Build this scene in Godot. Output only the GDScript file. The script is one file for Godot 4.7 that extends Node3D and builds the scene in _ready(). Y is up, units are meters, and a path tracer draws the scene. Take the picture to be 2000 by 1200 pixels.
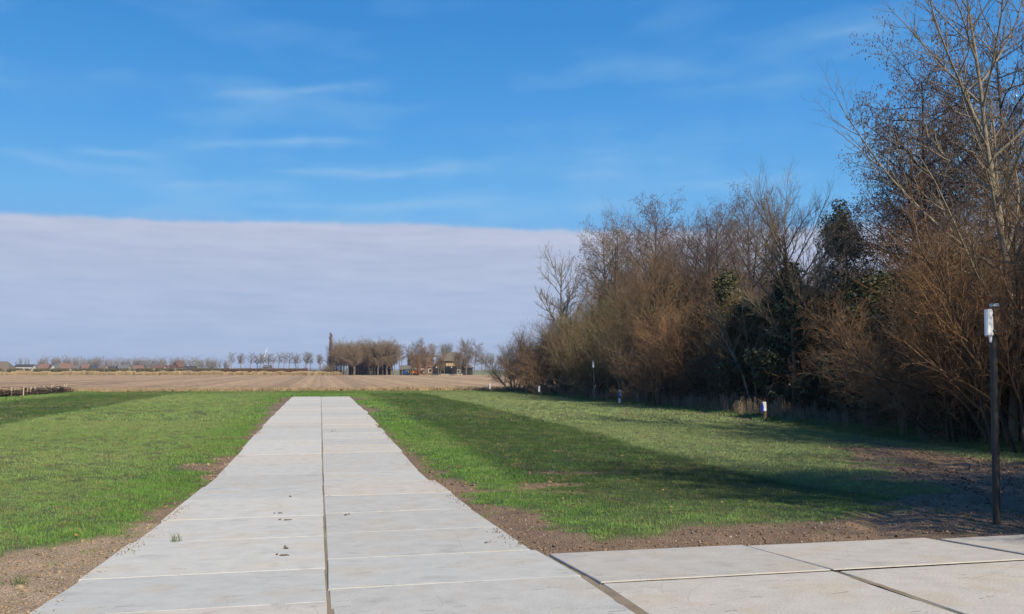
extends Node3D
# A concrete slab track over mown grass, a bare wood along one side, ploughed field, farm and village beyond.
# World: y up, camera looks along -z; "depth" d = -z. Track coordinates: t along the track, s to its side.

const F := 1700.0            # focal length in photograph pixels, used only to read distances off the photograph
const CAM_Y := 1.62
const TC := 0.9767           # track heading is turned 12.4 degrees from the view axis
const TS := 0.2147

var rng := RandomNumberGenerator.new()
var used := {}
var ring_tab := {}
var n_big := FastNoiseLite.new()
var n_mid := FastNoiseLite.new()
var n_fine := FastNoiseLite.new()
var M := {}


class Buf:
	var v := PackedVector3Array()
	var n := PackedVector3Array()
	var c := PackedColorArray()
	var uv := PackedVector2Array()
	var i := PackedInt32Array()
	func mesh() -> ArrayMesh:
		var a := []
		a.resize(Mesh.ARRAY_MAX)
		a[Mesh.ARRAY_VERTEX] = v
		a[Mesh.ARRAY_NORMAL] = n
		if c.size() == v.size() and c.size() > 0: a[Mesh.ARRAY_COLOR] = c
		if uv.size() == v.size() and uv.size() > 0: a[Mesh.ARRAY_TEX_UV] = uv
		a[Mesh.ARRAY_INDEX] = i
		var m := ArrayMesh.new()
		m.add_surface_from_arrays(Mesh.PRIMITIVE_TRIANGLES, a)
		return m


# ------------------------------------------------------------------ small helpers
func rf(a: float, b: float) -> float: return rng.randf_range(a, b)

func rv() -> Vector3: return Vector3(rng.randf_range(-1, 1), rng.randf_range(-1, 1), rng.randf_range(-1, 1))

func lin(r: float, g: float, b: float) -> Color: return Color(r, g, b).linear_to_srgb()

func numbered(called: String) -> String:
	if not used.has(called):
		used[called] = 0
		return called
	used[called] += 1
	return "%s_%03d" % [called, used[called]]

func tag(o: Node, label: String, category: String, group := "", kind := "") -> void:
	if label: o.set_meta("label", label)
	if category: o.set_meta("category", category)
	if group: o.set_meta("group", group)
	if kind: o.set_meta("kind", kind)

func base(called: String, at: Vector3, turn := 0.0) -> Node3D:
	var o := Node3D.new()
	o.name = numbered(called)
	add_child(o)
	o.position = at
	o.rotation.y = turn
	return o

func part(called: String, m: Mesh, mt: Material, parent: Node) -> MeshInstance3D:
	var o := MeshInstance3D.new()
	o.mesh = m
	o.material_override = mt
	o.name = numbered(called) if parent == self else called
	parent.add_child(o, true)
	return o

func scatter(called: String, m: Mesh, mt: Material, xf: Array, cols: PackedColorArray, parent: Node = self) -> MultiMeshInstance3D:
	var mm := MultiMesh.new()
	mm.transform_format = MultiMesh.TRANSFORM_3D
	mm.use_colors = true
	mm.mesh = m
	mm.instance_count = xf.size()
	for k in xf.size():
		mm.set_instance_transform(k, xf[k])
		mm.set_instance_color(k, cols[k])
	var o := MultiMeshInstance3D.new()
	o.multimesh = mm
	o.material_override = mt
	o.name = numbered(called) if parent == self else called
	o.set_meta("kind", "stuff")
	parent.add_child(o, true)
	return o

func knots(x: float, a: Array) -> float:
	if x <= a[0][0]: return a[0][1]
	for k in range(1, a.size()):
		if x <= a[k][0]:
			var u: float = (x - a[k - 1][0]) / (a[k][0] - a[k - 1][0])
			u = u * u * (3 - 2 * u) * 0.5 + u * 0.5
			return lerpf(a[k - 1][1], a[k][1], u)
	return a[a.size() - 1][1]

const PROFILE := [[4.0, 0.02], [5.8, 0.005], [8.7, -0.16], [12.1, -0.30], [17.8, -0.44], [23.2, -0.42], [29.0, -0.36], [42.0, -0.30], [64.0, -0.33], [90.0, -0.40]]

func gy(t: float) -> float: return knots(t, PROFILE)          # height of the slabs

func st(x: float, d: float) -> Vector2:                        # world to track coordinates
	return Vector2((x - 0.08) * TC + d * TS, -(x - 0.08) * TS + d * TC)

func w3(s: float, t: float, y := 0.0) -> Vector3:              # track coordinates to world
	return Vector3(0.08 + s * TC - t * TS, y, -(s * TS + t * TC))

func ground_at(x: float, d: float) -> float:
	var q := st(x, d)
	return land(q.x, q.y)

func px(p: float, d: float) -> float: return (p - 1000.0) / F * d

func spot(p: float, d: float) -> Vector3:                      # foot of something seen in column p at depth d
	var x := px(p, d)
	return Vector3(x, ground_at(x, d) if d < 88.0 else -0.42, -d)


# ------------------------------------------------------------------ shapes
func ring(sides: int) -> PackedVector2Array:
	if not ring_tab.has(sides):
		var a := PackedVector2Array()
		for k in sides: a.append(Vector2.from_angle(TAU * k / sides))
		ring_tab[sides] = a
	return ring_tab[sides]

func tube(b: Buf, pts: PackedVector3Array, rad: PackedFloat32Array, sides: int, cap := false) -> void:
	var rg := ring(sides)
	var first := b.v.size()
	var n := pts.size()
	var ref := Vector3(0.31, 0.2, 0.93)
	for k in n:
		var d: Vector3 = (pts[mini(k + 1, n - 1)] - pts[maxi(k - 1, 0)])
		var u := d.cross(ref)
		if u.length_squared() < 1e-12: u = d.cross(Vector3.RIGHT)
		u = u.normalized()
		var w := u.cross(d).normalized()
		var r := rad[k]
		var p := pts[k]
		for e in rg:
			var o := u * e.x + w * e.y
			b.n.append(o)
			b.v.append(p + o * r)
	for k in n - 1:
		var a0 := first + k * sides
		for j in sides:
			var j2 := (j + 1) % sides
			b.i.append(a0 + j); b.i.append(a0 + j2); b.i.append(a0 + sides + j)
			b.i.append(a0 + j2); b.i.append(a0 + sides + j2); b.i.append(a0 + sides + j)
	if cap:
		for e in [0, n - 1]:
			var a1: int = first + e * sides
			var c := b.v.size()
			b.v.append(pts[e]); b.n.append((pts[n - 1] - pts[0]).normalized() * (1 if e else -1))
			for j in sides:
				b.i.append(c); b.i.append(a1 + (j + 1) % sides if e == 0 else a1 + j); b.i.append(a1 + j if e == 0 else a1 + (j + 1) % sides)

func pole(b: Buf, p: Vector3, q: Vector3, r0: float, r1: float, sides := 10) -> void:
	tube(b, PackedVector3Array([p, q]), PackedFloat32Array([r0, r1]), sides, true)

func poly(b: Buf, p: Array, uvs: Array = []) -> void:           # flat polygon, clockwise seen from its front
	var nn := Vector3.ZERO
	for k in p.size(): nn += (p[k] as Vector3).cross(p[(k + 1) % p.size()])
	nn = -nn.normalized()
	var f := b.v.size()
	for k in p.size():
		b.v.append(p[k]); b.n.append(nn)
		if uvs: b.uv.append(uvs[k])
	for k in range(1, p.size() - 1):
		b.i.append(f); b.i.append(f + k); b.i.append(f + k + 1)

func slabpoly(b: Buf, p: Array, th: float) -> void:             # a flat polygon given thickness, away from its front
	var nn := Vector3.ZERO
	for k in p.size(): nn += (p[k] as Vector3).cross(p[(k + 1) % p.size()])
	nn = -nn.normalized()
	var q := []
	for e in p: q.append(e - nn * th)
	poly(b, p)
	var back := q.duplicate()
	back.reverse()
	poly(b, back)
	for k in p.size():
		var k2: int = (k + 1) % p.size()
		poly(b, [p[k2], p[k], q[k], q[k2]])

func box(b: Buf, c: Vector3, s: Vector3, bev := 0.0, bas := Basis()) -> void:   # bevelled box
	var h := s * 0.5
	var e := minf(bev, minf(h.x, minf(h.y, h.z)) * 0.6)
	for ax in 3:
		for sg in [-1.0, 1.0]:
			var a := Vector3.ZERO; a[ax] = sg
			var u := Vector3.ZERO; u[(ax + 1) % 3] = 1
			var w := a.cross(u)
			var hu: float = h[(ax + 1) % 3] - e
			var hw: float = h[(ax + 2) % 3] - e
			var o: Vector3 = a * h[ax]
			poly(b, [c + bas * (o - u * hu - w * hw), c + bas * (o - u * hu + w * hw), c + bas * (o + u * hu + w * hw), c + bas * (o + u * hu - w * hw)])
	if e > 0.0:
		for ax in 3:
			var i1 := (ax + 1) % 3
			var i2 := (ax + 2) % 3
			for s1 in [-1.0, 1.0]:
				for s2 in [-1.0, 1.0]:
					var p0 := Vector3.ZERO; p0[i1] = s1 * h[i1]; p0[i2] = s2 * (h[i2] - e)
					var p1 := Vector3.ZERO; p1[i1] = s1 * (h[i1] - e); p1[i2] = s2 * h[i2]
					var l := Vector3.ZERO; l[ax] = h[ax] - e
					var q := [c + bas * (p0 - l), c + bas * (p0 + l), c + bas * (p1 + l), c + bas * (p1 - l)]
					if s1 * s2 < 0: q.reverse()
					poly(b, q)

func lump(seed_n: int, rough: float) -> ArrayMesh:              # small irregular stone or clod
	var r2 := RandomNumberGenerator.new()
	r2.seed = seed_n
	var b := Buf.new()
	var rows := 5
	var cols := 7
	for j in rows + 1:
		for k in cols:
			var th := PI * j / rows
			var ph := TAU * k / cols
			var q := Vector3(sin(th) * cos(ph), cos(th) * 0.7, sin(th) * sin(ph))
			if j > 0 and j < rows: q *= 1.0 + r2.randf_range(-rough, rough)
			b.v.append(q); b.n.append(q.normalized())
	for j in rows:
		for k in cols:
			var a := j * cols + k
			var c := j * cols + (k + 1) % cols
			b.i.append_array([a, a + cols, c, c, a + cols, c + cols])
	return b.mesh()


# ------------------------------------------------------------------ textures and materials
func noise_image(size: int, freq: float, oct: int, seed_n: int, ramp: Array, typ := FastNoiseLite.TYPE_SIMPLEX_SMOOTH) -> Image:
	var f := FastNoiseLite.new()
	f.seed = seed_n
	f.noise_type = typ
	f.frequency = freq
	f.fractal_octaves = oct
	f.fractal_gain = 0.6
	var g := f.get_seamless_image(size, size)
	var src := g.get_data()
	var grad := Gradient.new()
	var offs := PackedFloat32Array()
	var cs := PackedColorArray()
	for e in ramp:
		offs.append(e[0]); cs.append(e[1])
	grad.offsets = offs
	grad.colors = cs
	var lut := PackedByteArray()
	for k in 256:
		var c := grad.sample(k / 255.0)
		lut.append(c.r8); lut.append(c.g8); lut.append(c.b8)
	var out := PackedByteArray()
	out.resize(size * size * 3)
	for k in size * size:
		var v := src[k] * 3
		out[k * 3] = lut[v]; out[k * 3 + 1] = lut[v + 1]; out[k * 3 + 2] = lut[v + 2]
	return Image.create_from_data(size, size, false, Image.FORMAT_RGB8, out)

func tex(im: Image) -> ImageTexture: return ImageTexture.create_from_image(im)

func normal_tex(size: int, freq: float, oct: int, seed_n: int, strength: float) -> ImageTexture:
	var f := FastNoiseLite.new()
	f.seed = seed_n
	f.frequency = freq
	f.fractal_octaves = oct
	var g := f.get_seamless_image(size, size)
	g.convert(Image.FORMAT_RGBA8)
	g.bump_map_to_normal_map(strength)
	return tex(g)

func plain(c: Color, rough := 0.9, metal := 0.0) -> StandardMaterial3D:
	var m := StandardMaterial3D.new()
	m.albedo_color = c
	m.roughness = rough
	m.metallic = metal
	m.cull_mode = BaseMaterial3D.CULL_DISABLED
	return m

func grained(c: Color, t: Texture2D, scale: float, nt: Texture2D = null, ns := 1.0, rough := 0.95) -> StandardMaterial3D:
	var m := plain(c, rough)
	m.albedo_texture = t
	m.uv1_triplanar = true
	m.uv1_world_triplanar = true
	m.uv1_scale = Vector3.ONE * scale
	if nt:
		m.normal_enabled = true
		m.normal_texture = nt
		m.normal_scale = ns
	return m

func coloured(rough := 0.95, t: Texture2D = null, scale := 1.0, nt: Texture2D = null, ns := 1.0) -> StandardMaterial3D:
	var m := plain(Color.WHITE, rough)
	m.vertex_color_use_as_albedo = true
	if t:
		m.albedo_texture = t
		m.uv1_triplanar = true
		m.uv1_world_triplanar = true
		m.uv1_scale = Vector3.ONE * scale
	if nt:
		m.normal_enabled = true
		m.normal_texture = nt
		m.normal_scale = ns
	return m


# ------------------------------------------------------------------ sky
func sky_texture() -> ImageTexture:
	var w := 2560
	var h := 1280
	var img := Image.create(w, h, false, Image.FORMAT_RGB8)
	var data := PackedByteArray()
	data.resize(w * h * 3)
	var fa := FastNoiseLite.new(); fa.seed = 5; fa.frequency = 1.0; fa.fractal_octaves = 4
	var fb := FastNoiseLite.new(); fb.seed = 11; fb.frequency = 1.0; fb.fractal_octaves = 3
	var fc := FastNoiseLite.new(); fc.seed = 23; fc.frequency = 1.0; fc.fractal_octaves = 4
	var clear := [[0.0, Vector3(150, 192, 232)], [8.0, Vector3(120, 178, 232)], [10.5, Vector3(112, 180, 236)], [15.0, Vector3(86, 162, 229)], [22.0, Vector3(64, 141, 214)], [35.0, Vector3(52, 124, 200)], [90.0, Vector3(43, 104, 180)]]
	var bank := [[0.0, Vector3(178, 197, 226)], [2.0, Vector3(174, 193, 224)], [4.0, Vector3(175, 191, 221)], [7.0, Vector3(181, 193, 220)], [9.0, Vector3(187, 196, 220)], [14.0, Vector3(190, 198, 220)]]
	# the two straight filaments of high cloud seen most clearly: azimuth, elevation, length, slope
	var wisp := [[-13.9, 17.6, 5.2, 0.17, 0.26, 0.40], [-14.6, 14.3, 5.4, 0.10, 0.24, 0.46], [-24.6, 12.9, 2.6, 0.09, 0.26, 0.36], [-27.5, 12.2, 4.5, -0.02, 0.3, 0.24], [-9.0, 12.8, 6.5, 0.07, 0.24, 0.42], [-3.0, 13.3, 9.0, 0.03, 0.5, 0.16], [-18.0, 11.4, 4.2, 0.05, 0.32, 0.28], [-9.5, 10.7, 7.5, 0.05, 0.24, 0.26], [21.6, 20.3, 2.4, 0.03, 0.3, 0.24], [14.0, 12.0, 5.0, 0.03, 0.35, 0.26], [9.0, 14.6, 9.0, 0.02, 0.9, 0.16], [15.0, 17.8, 6.0, 0.06, 0.5, 0.16], [2.0, 15.8, 7.0, 0.05, 0.5, 0.12], [-29.0, 16.5, 6.0, 0.12, 0.7, 0.10]]
	for y in h / 2 + 2:
		var el := 90.0 - 180.0 * (y + 0.5) / h
		var base_c: Vector3 = vramp(el, clear)
		var bank_c: Vector3 = vramp(el, bank)
		for x in w:
			var az := 360.0 * (x + 0.5) / w
			if az > 180.0: az -= 360.0
			var c := base_c
			if el < 62.0:
				# thin veils, drawn out along the horizon
				var a := deg_to_rad(az)
				var cx := cos(a) * 3.0
				var cz := sin(a) * 3.0
				if el < 40.0 and el > 7.0:
					var q := fa.get_noise_3d(cx * 1.1 + el * 0.02, (el - sin(a) * 2.2) * 0.22, cz * 1.1)
					var veil := clampf((q - 0.02) * 1.1, 0.0, 1.0) * clampf(1.3 - absf(el - 14.0) / 14.0, 0.1, 1.0)
					c = c.lerp(Vector3(196, 212, 236), veil * 0.38)
					for e in wisp:
						var u: float = (az - e[0]) / (e[2] * 1.25)
						if u > -1.0 and u < 1.0:
							var k: float = fb.get_noise_2d(az * 0.06, e[1] * 3.0)
							var dv: float = (el - e[1] - (az - e[0]) * e[3] - k * 0.5) / (e[4] * (0.8 + 0.5 * fb.get_noise_2d(az * 0.25, e[1] * 7.0)) * (1.25 + u * 0.5))
							dv = dv if dv > 0.0 else dv * 0.7
							if absf(dv) < 3.0:
								c = c.lerp(Vector3(206, 216, 236), exp(-dv * dv) * (1.0 - u * u) * e[5] * 0.82 * (0.8 + 0.55 * fc.get_noise_2d(az * 0.35, el * 3.0)))
				if el < 16.0:
					var edge := 8.72 + 0.72 * exp(-pow((az + 9.0) / 17.0, 2.0)) + 0.10 * fc.get_noise_3d(cx * 4.0, 3.0, cz * 4.0) + 0.13 * fb.get_noise_3d(cx * 9.0, 5.0, cz * 9.0) + 0.05 * fa.get_noise_3d(cx * 24.0, 5.0, cz * 24.0)
					var soft := 0.16 + 0.12 * absf(fb.get_noise_3d(cx * 2.0, 9.0, cz * 2.0)) + clampf(sin(a) * 0.6, 0.0, 0.3)
					var inb := smoothstep(edge + soft, edge - soft, el)
					if inb > 0.0:
						var rip := fc.get_noise_3d(cx * 4.0 + el * 0.1, el * 3.4, cz * 4.0) * 10.0 + fa.get_noise_3d(cx * 1.4, el * 0.9, cz * 1.4) * 7.0
						c = c.lerp(bank_c + Vector3(rip, rip * 0.85, rip * 0.6), inb)
			var k3 := (y * w + x) * 3
			data[k3] = int(clampf(c.x, 0, 255)); data[k3 + 1] = int(clampf(c.y, 0, 255)); data[k3 + 2] = int(clampf(c.z, 0, 255))
	for k in range((h / 2 + 2) * w, h * w):
		data[k * 3] = 110; data[k * 3 + 1] = 118; data[k * 3 + 2] = 110
	img.set_data(w, h, false, Image.FORMAT_RGB8, data)
	return tex(img)

func vramp(x: float, a: Array) -> Vector3:
	if x <= a[0][0]: return a[0][1]
	for k in range(1, a.size()):
		if x <= a[k][0]: return (a[k - 1][1] as Vector3).lerp(a[k][1], (x - a[k - 1][0]) / (a[k][0] - a[k - 1][0]))
	return a[a.size() - 1][1]


# ------------------------------------------------------------------ land
# How much bare soil shows at a place of the lawn: 0 grass, 1 soil. Outlines follow the photograph.
func soil(s: float, t: float) -> float:
	var nz := n_mid.get_noise_2d(s * 9.0, t * 9.0)
	var nb := n_big.get_noise_2d(s * 14.0 + 50.0, t * 14.0)
	var a := 0.0
	if s > 1.9 and t > 7.6 and t < 12.0:                        # strip beyond the side slabs
		a = maxf(a, smoothstep(0.35, -0.25, t - (9.35 + 0.035 * (s - 2.0) + nz * 0.9 + nb * 0.5)))
	if s > 1.9:                                                 # ragged verge along the track
		var wv := knots(t, [[8.0, 1.0], [10.5, 0.75], [13.5, 0.7], [17.0, 0.55], [20.0, 0.15], [34.0, 0.05], [44.0, 0.3], [55.0, 0.7], [64.0, 0.6], [66.0, 0.0]])
		a = maxf(a, smoothstep(0.3, -0.2, (s - 2.0) - wv * (1.0 + nz * 1.8 + nb * 1.2)))
		a = maxf(a, 0.9 * smoothstep(0.10, 0.32, nb * 0.7 + nz * 0.6 - absf(s - 4.0) * 0.07 - maxf(0.0, t - 17.0) * 0.05 - maxf(0.0, 9.0 - t)))
		# rutted headland between lawn and wood
		var rim := knots(t, [[8.0, 5.6], [10.3, 6.9], [13.0, 9.6], [16.3, 11.4], [20.0, 13.2], [23.8, 15.6], [27.0, 17.2]])
		if t < 27.0: a = maxf(a, smoothstep(-0.5, 0.5, s - rim + nz * 1.6) * smoothstep(17.4, 16.2, s + nz * 1.5))
		if t < 27.0 and s > 15.0 and t > 16.0: a *= 1.0 - 0.7 * smoothstep(0.0, 0.3, nb + 0.1)
		# worn line in front of the posts
		if t > 26.0 and t < 66.0: a = maxf(a, smoothstep(0.35, 0.1, absf(s - 16.4 - nb * 0.5)) * smoothstep(-0.05, 0.25, nz + nb))
		if s > 18.0: a = maxf(a, 0.75)
	elif s < -1.9:
		var wl := knots(t, [[3.0, 2.6], [5.5, 1.9], [7.5, 1.5], [9.3, 1.15], [10.8, 0.6], [12.5, 0.2], [16.0, 0.12], [19.0, 0.75], [20.5, 0.7], [23.0, 0.05], [30.0, 0.25], [38.0, 0.35], [47.0, 0.9], [60.0, 0.9], [66.0, 0.2]])
		a = maxf(a, smoothstep(0.22, -0.2, (-2.0 - s) - wl * (1.0 + nz * 1.1 + nb * 0.7)))
	return clampf(a, 0.0, 1.0)

func land(s: float, t: float) -> float:
	var y := gy(t)
	var e := absf(s) - 2.0
	if s > 2.0 and t < 8.3: e = t - 8.3 if t > 7.0 else -1.0
	if s > 2.0 and t >= 8.3: e = minf(e, t - 8.3)
	if t > 64.3: e = maxf(e, t - 64.35)
	if e < 0.05: return y - 0.05                                   # under the slabs
	y -= 0.035 * (1.0 - smoothstep(0.05, 0.9, e))
	y += n_big.get_noise_2d(s * 3.0, t * 3.0) * 0.05 * smoothstep(0.5, 4.0, e)
	if t < 30.0 and absf(s) < 18.5:
		var a := soil(s, t)
		if a > 0.02:
			y += a * (n_fine.get_noise_2d(s * 40.0, t * 40.0) * 0.035 + n_mid.get_noise_2d(s * 16.0, t * 16.0) * 0.05 * smoothstep(0.3, 1.5, e) - 0.02)
			# wheel ruts pressed in the headland
			if s > 6.0 and t > 8.0: y -= a * 0.07 * pow(maxf(0.0, sin((s - t * 0.62) * 2.6 + n_mid.get_noise_2d(s * 6, t * 6))), 4.0)
	if s > 17.0: y += 0.25 * smoothstep(17.0, 19.0, s)
	return y

func stripe(s: float, t: float) -> float:                       # 1 where mowing strips lie; darkening from blade lean is painted as colour
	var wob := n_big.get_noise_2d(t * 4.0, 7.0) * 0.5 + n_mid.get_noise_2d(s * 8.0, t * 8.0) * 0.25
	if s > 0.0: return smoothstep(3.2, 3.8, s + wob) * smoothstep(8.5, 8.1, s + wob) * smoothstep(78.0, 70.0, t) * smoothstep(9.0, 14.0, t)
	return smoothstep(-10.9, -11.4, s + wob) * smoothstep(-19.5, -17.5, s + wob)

func grass_colour(s: float, t: float) -> Color:                 # linear
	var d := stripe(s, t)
	var nb := n_big.get_noise_2d(s * 8.0, t * 8.0)
	var nz := n_mid.get_noise_2d(s * 18.0 + 90.0, t * 18.0)
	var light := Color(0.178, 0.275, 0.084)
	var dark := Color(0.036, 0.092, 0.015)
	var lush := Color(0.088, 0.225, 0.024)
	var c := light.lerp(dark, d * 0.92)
	var edge := 0.0
	if s < 0.0: edge = smoothstep(-4.4, -2.6, s + nz * 1.2)
	else: edge = smoothstep(4.2, 3.0, s + nz) * smoothstep(8.0, 10.0, t)
	if s > 2.0 and t < 14.0: edge = maxf(edge, smoothstep(13.0, 10.5, t + nz * 2.0) * 0.55 * smoothstep(-0.3, 0.3, nb + nz))
	if s < -18.5: edge = maxf(edge, 0.7 * smoothstep(-18.5, -20.0, s))
	c = c.lerp(lush, clampf(edge * 0.72 + nz * 0.2, 0.0, 1.0))
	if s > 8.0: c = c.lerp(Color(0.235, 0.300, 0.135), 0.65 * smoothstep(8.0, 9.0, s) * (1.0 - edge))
	if t > 68.0: c = c.lerp(Color(0.085, 0.160, 0.035), 0.6 * smoothstep(68.0, 76.0, t))
	c = c.lerp(Color(0.175, 0.165, 0.080), clampf(nb * 0.5 + nz * 0.35 + 0.03, 0.0, 0.45))
	return c * (1.0 + nb * 0.22 + nz * 0.28)

func build_lawn() -> void:
	var ss := PackedFloat32Array()
	var ts := PackedFloat32Array()
	var a := -70.0
	while a < 60.0:
		ss.append(a)
		a += 0.16 if a > -9.0 and a < 10.0 else (0.3 if a > -14.0 and a < 19.0 else 1.5)
	a = -14.0
	while a < 84.5:
		ts.append(a)
		a += 0.14 if a > 3.5 and a < 16.0 else (0.25 if a > 2.0 and a < 27.0 else (0.6 if a > 0.0 else 1.2))
	var b := Buf.new()
	var nt := ts.size()
	for s in ss:
		for t in ts:
			b.v.append(w3(s, t, land(s, t)))
			var so := soil(s, t)
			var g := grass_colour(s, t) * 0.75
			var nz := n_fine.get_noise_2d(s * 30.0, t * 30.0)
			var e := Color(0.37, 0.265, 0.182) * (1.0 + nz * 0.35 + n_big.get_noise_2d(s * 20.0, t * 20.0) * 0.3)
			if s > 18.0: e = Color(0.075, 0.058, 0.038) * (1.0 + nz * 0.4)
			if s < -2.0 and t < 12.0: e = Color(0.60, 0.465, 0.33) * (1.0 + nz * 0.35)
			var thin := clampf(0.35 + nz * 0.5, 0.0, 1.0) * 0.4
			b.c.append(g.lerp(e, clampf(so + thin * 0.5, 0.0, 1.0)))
	for k in ss.size() - 1:
		for j in nt - 1:
			var p := k * nt + j
			b.i.append_array([p, p + 1, p + nt, p + 1, p + nt + 1, p + nt])
	b.n.resize(b.v.size())
	for k in ss.size():
		for j in nt:
			var p := k * nt + j
			var x := b.v[mini(k + 1, ss.size() - 1) * nt + j] - b.v[maxi(k - 1, 0) * nt + j]
			var z := b.v[k * nt + mini(j + 1, nt - 1)] - b.v[k * nt + maxi(j - 1, 0)]
			b.n[p] = x.cross(z).normalized() * (1.0 if x.cross(z).y > 0 else -1.0)
	var o := part("lawn_ground", b.mesh(), M.earth, self)
	tag(o, "mown grass and bare brown earth on both sides of the slab track", "ground", "", "structure")

func grass_clump(seed_n: int, blades: int, radius: float, h0: float, h1: float, wd: float) -> ArrayMesh:
	var r2 := RandomNumberGenerator.new()
	r2.seed = seed_n
	var b := Buf.new()
	for k in blades:
		var a := r2.randf() * TAU
		var rr := sqrt(r2.randf()) * radius
		var p := Vector3(cos(a) * rr, -0.01, sin(a) * rr)
		var h := r2.randf_range(h0, h1)
		var la := r2.randf() * TAU
		var lean := Vector3(cos(la), 0, sin(la)) * h * r2.randf_range(0.15, 1.0)
		var side := Vector3(-sin(la), 0, cos(la)).rotated(Vector3.UP, r2.randf_range(-0.8, 0.8)) * wd * 0.5
		var m := p + lean * 0.3 + Vector3(0, h * 0.62, 0)
		var q := p + lean + Vector3(0, h, 0)
		var nn := side.cross(m - p).normalized()
		var tint := r2.randf_range(0.78, 1.2)
		var col := Color(tint * r2.randf_range(0.95, 1.1), tint, tint * 0.9)
		if r2.randf() < 0.07: col = Color(2.0, 1.35, 1.6) * tint * 0.8
		var f := b.v.size()
		for e in [p - side, p + side, m - side * 0.8, m + side * 0.8, q]:
			b.v.append(e); b.n.append(nn); b.c.append(col)
		b.i.append_array([f, f + 2, f + 1, f + 1, f + 2, f + 3, f + 2, f + 4, f + 3])
	return b.mesh()

func build_grass() -> void:
	var near_m := [grass_clump(1, 16, 0.07, 0.016, 0.056, 0.0055), grass_clump(2, 16, 0.07, 0.016, 0.048, 0.0055)]
	var mid_m := [grass_clump(3, 22, 0.12, 0.022, 0.07, 0.009), grass_clump(4, 22, 0.12, 0.022, 0.06, 0.009)]
	var far_m := [grass_clump(5, 26, 0.26, 0.03, 0.085, 0.02), grass_clump(6, 26, 0.26, 0.03, 0.09, 0.02)]
	rng.seed = 77
	var bands := [[4.5, 16.0, 190.0, near_m], [15.5, 33.0, 75.0, mid_m], [32.0, 84.0, 13.0, far_m]]
	var bi := 0
	for bd in bands:
		var xf := [[], []]
		var co := [PackedColorArray(), PackedColorArray()]
		var d0: float = bd[0]
		var d1: float = bd[1]
		var slope := 0.64
		var area := slope * (d1 * d1 - d0 * d0) + (d1 - d0) * 3.0
		var n := int(area * float(bd[2]))
		for k in n:
			var u := sqrt(lerpf(d0 * d0, d1 * d1, rng.randf()))
			var x := rng.randf_range(-1.0, 1.0) * (u * slope + 1.5)
			var q := st(x, u)
			var s := q.x
			var t := q.y
			if absf(s) < 1.985 and t < 64.45: continue
			if s > 2.0 and t < 8.35: continue
			if s > 19.0 or t > 83.0 or s < -70.0: continue
			var so := soil(s, t)
			if rng.randf() < so * 1.02 - 0.03: continue
			if rng.randf() > 0.88 + n_mid.get_noise_2d(s * 25.0, t * 25.0) * 0.5: continue
			var sc := rng.randf_range(0.65, 1.15)
			var edge := 1.0
			if s > -3.6 and s < 0.0: edge = 1.2
			if s > 16.3: edge = 1.4 + n_mid.get_noise_2d(s * 12.0, t * 12.0)
			if s < -19.0 and s > -21.0: edge = 1.8
			if s > 2.0 and s < 4.0: edge = 1.1
			sc *= edge
			var bas := Basis(Vector3.UP, rng.randf() * TAU).scaled(Vector3(sc, sc * rng.randf_range(0.75, 1.15), sc))
			var v := k % 2
			xf[v].append(Transform3D(bas, w3(s, t, land(s, t))))
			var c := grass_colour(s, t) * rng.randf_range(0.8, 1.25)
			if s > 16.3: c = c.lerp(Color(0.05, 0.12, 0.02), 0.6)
			if rng.randf() < 0.07: c = Color(0.25, 0.19, 0.10) * rf(0.6, 1.1)
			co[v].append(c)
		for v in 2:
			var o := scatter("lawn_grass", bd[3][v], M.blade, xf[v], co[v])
			tag(o, ["fine short grass blades nearest the slab track", "short lawn grass in the middle of the meadow", "short lawn grass towards the ploughed field"][bi], "grass", "lawn grass")
		bi += 1

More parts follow.
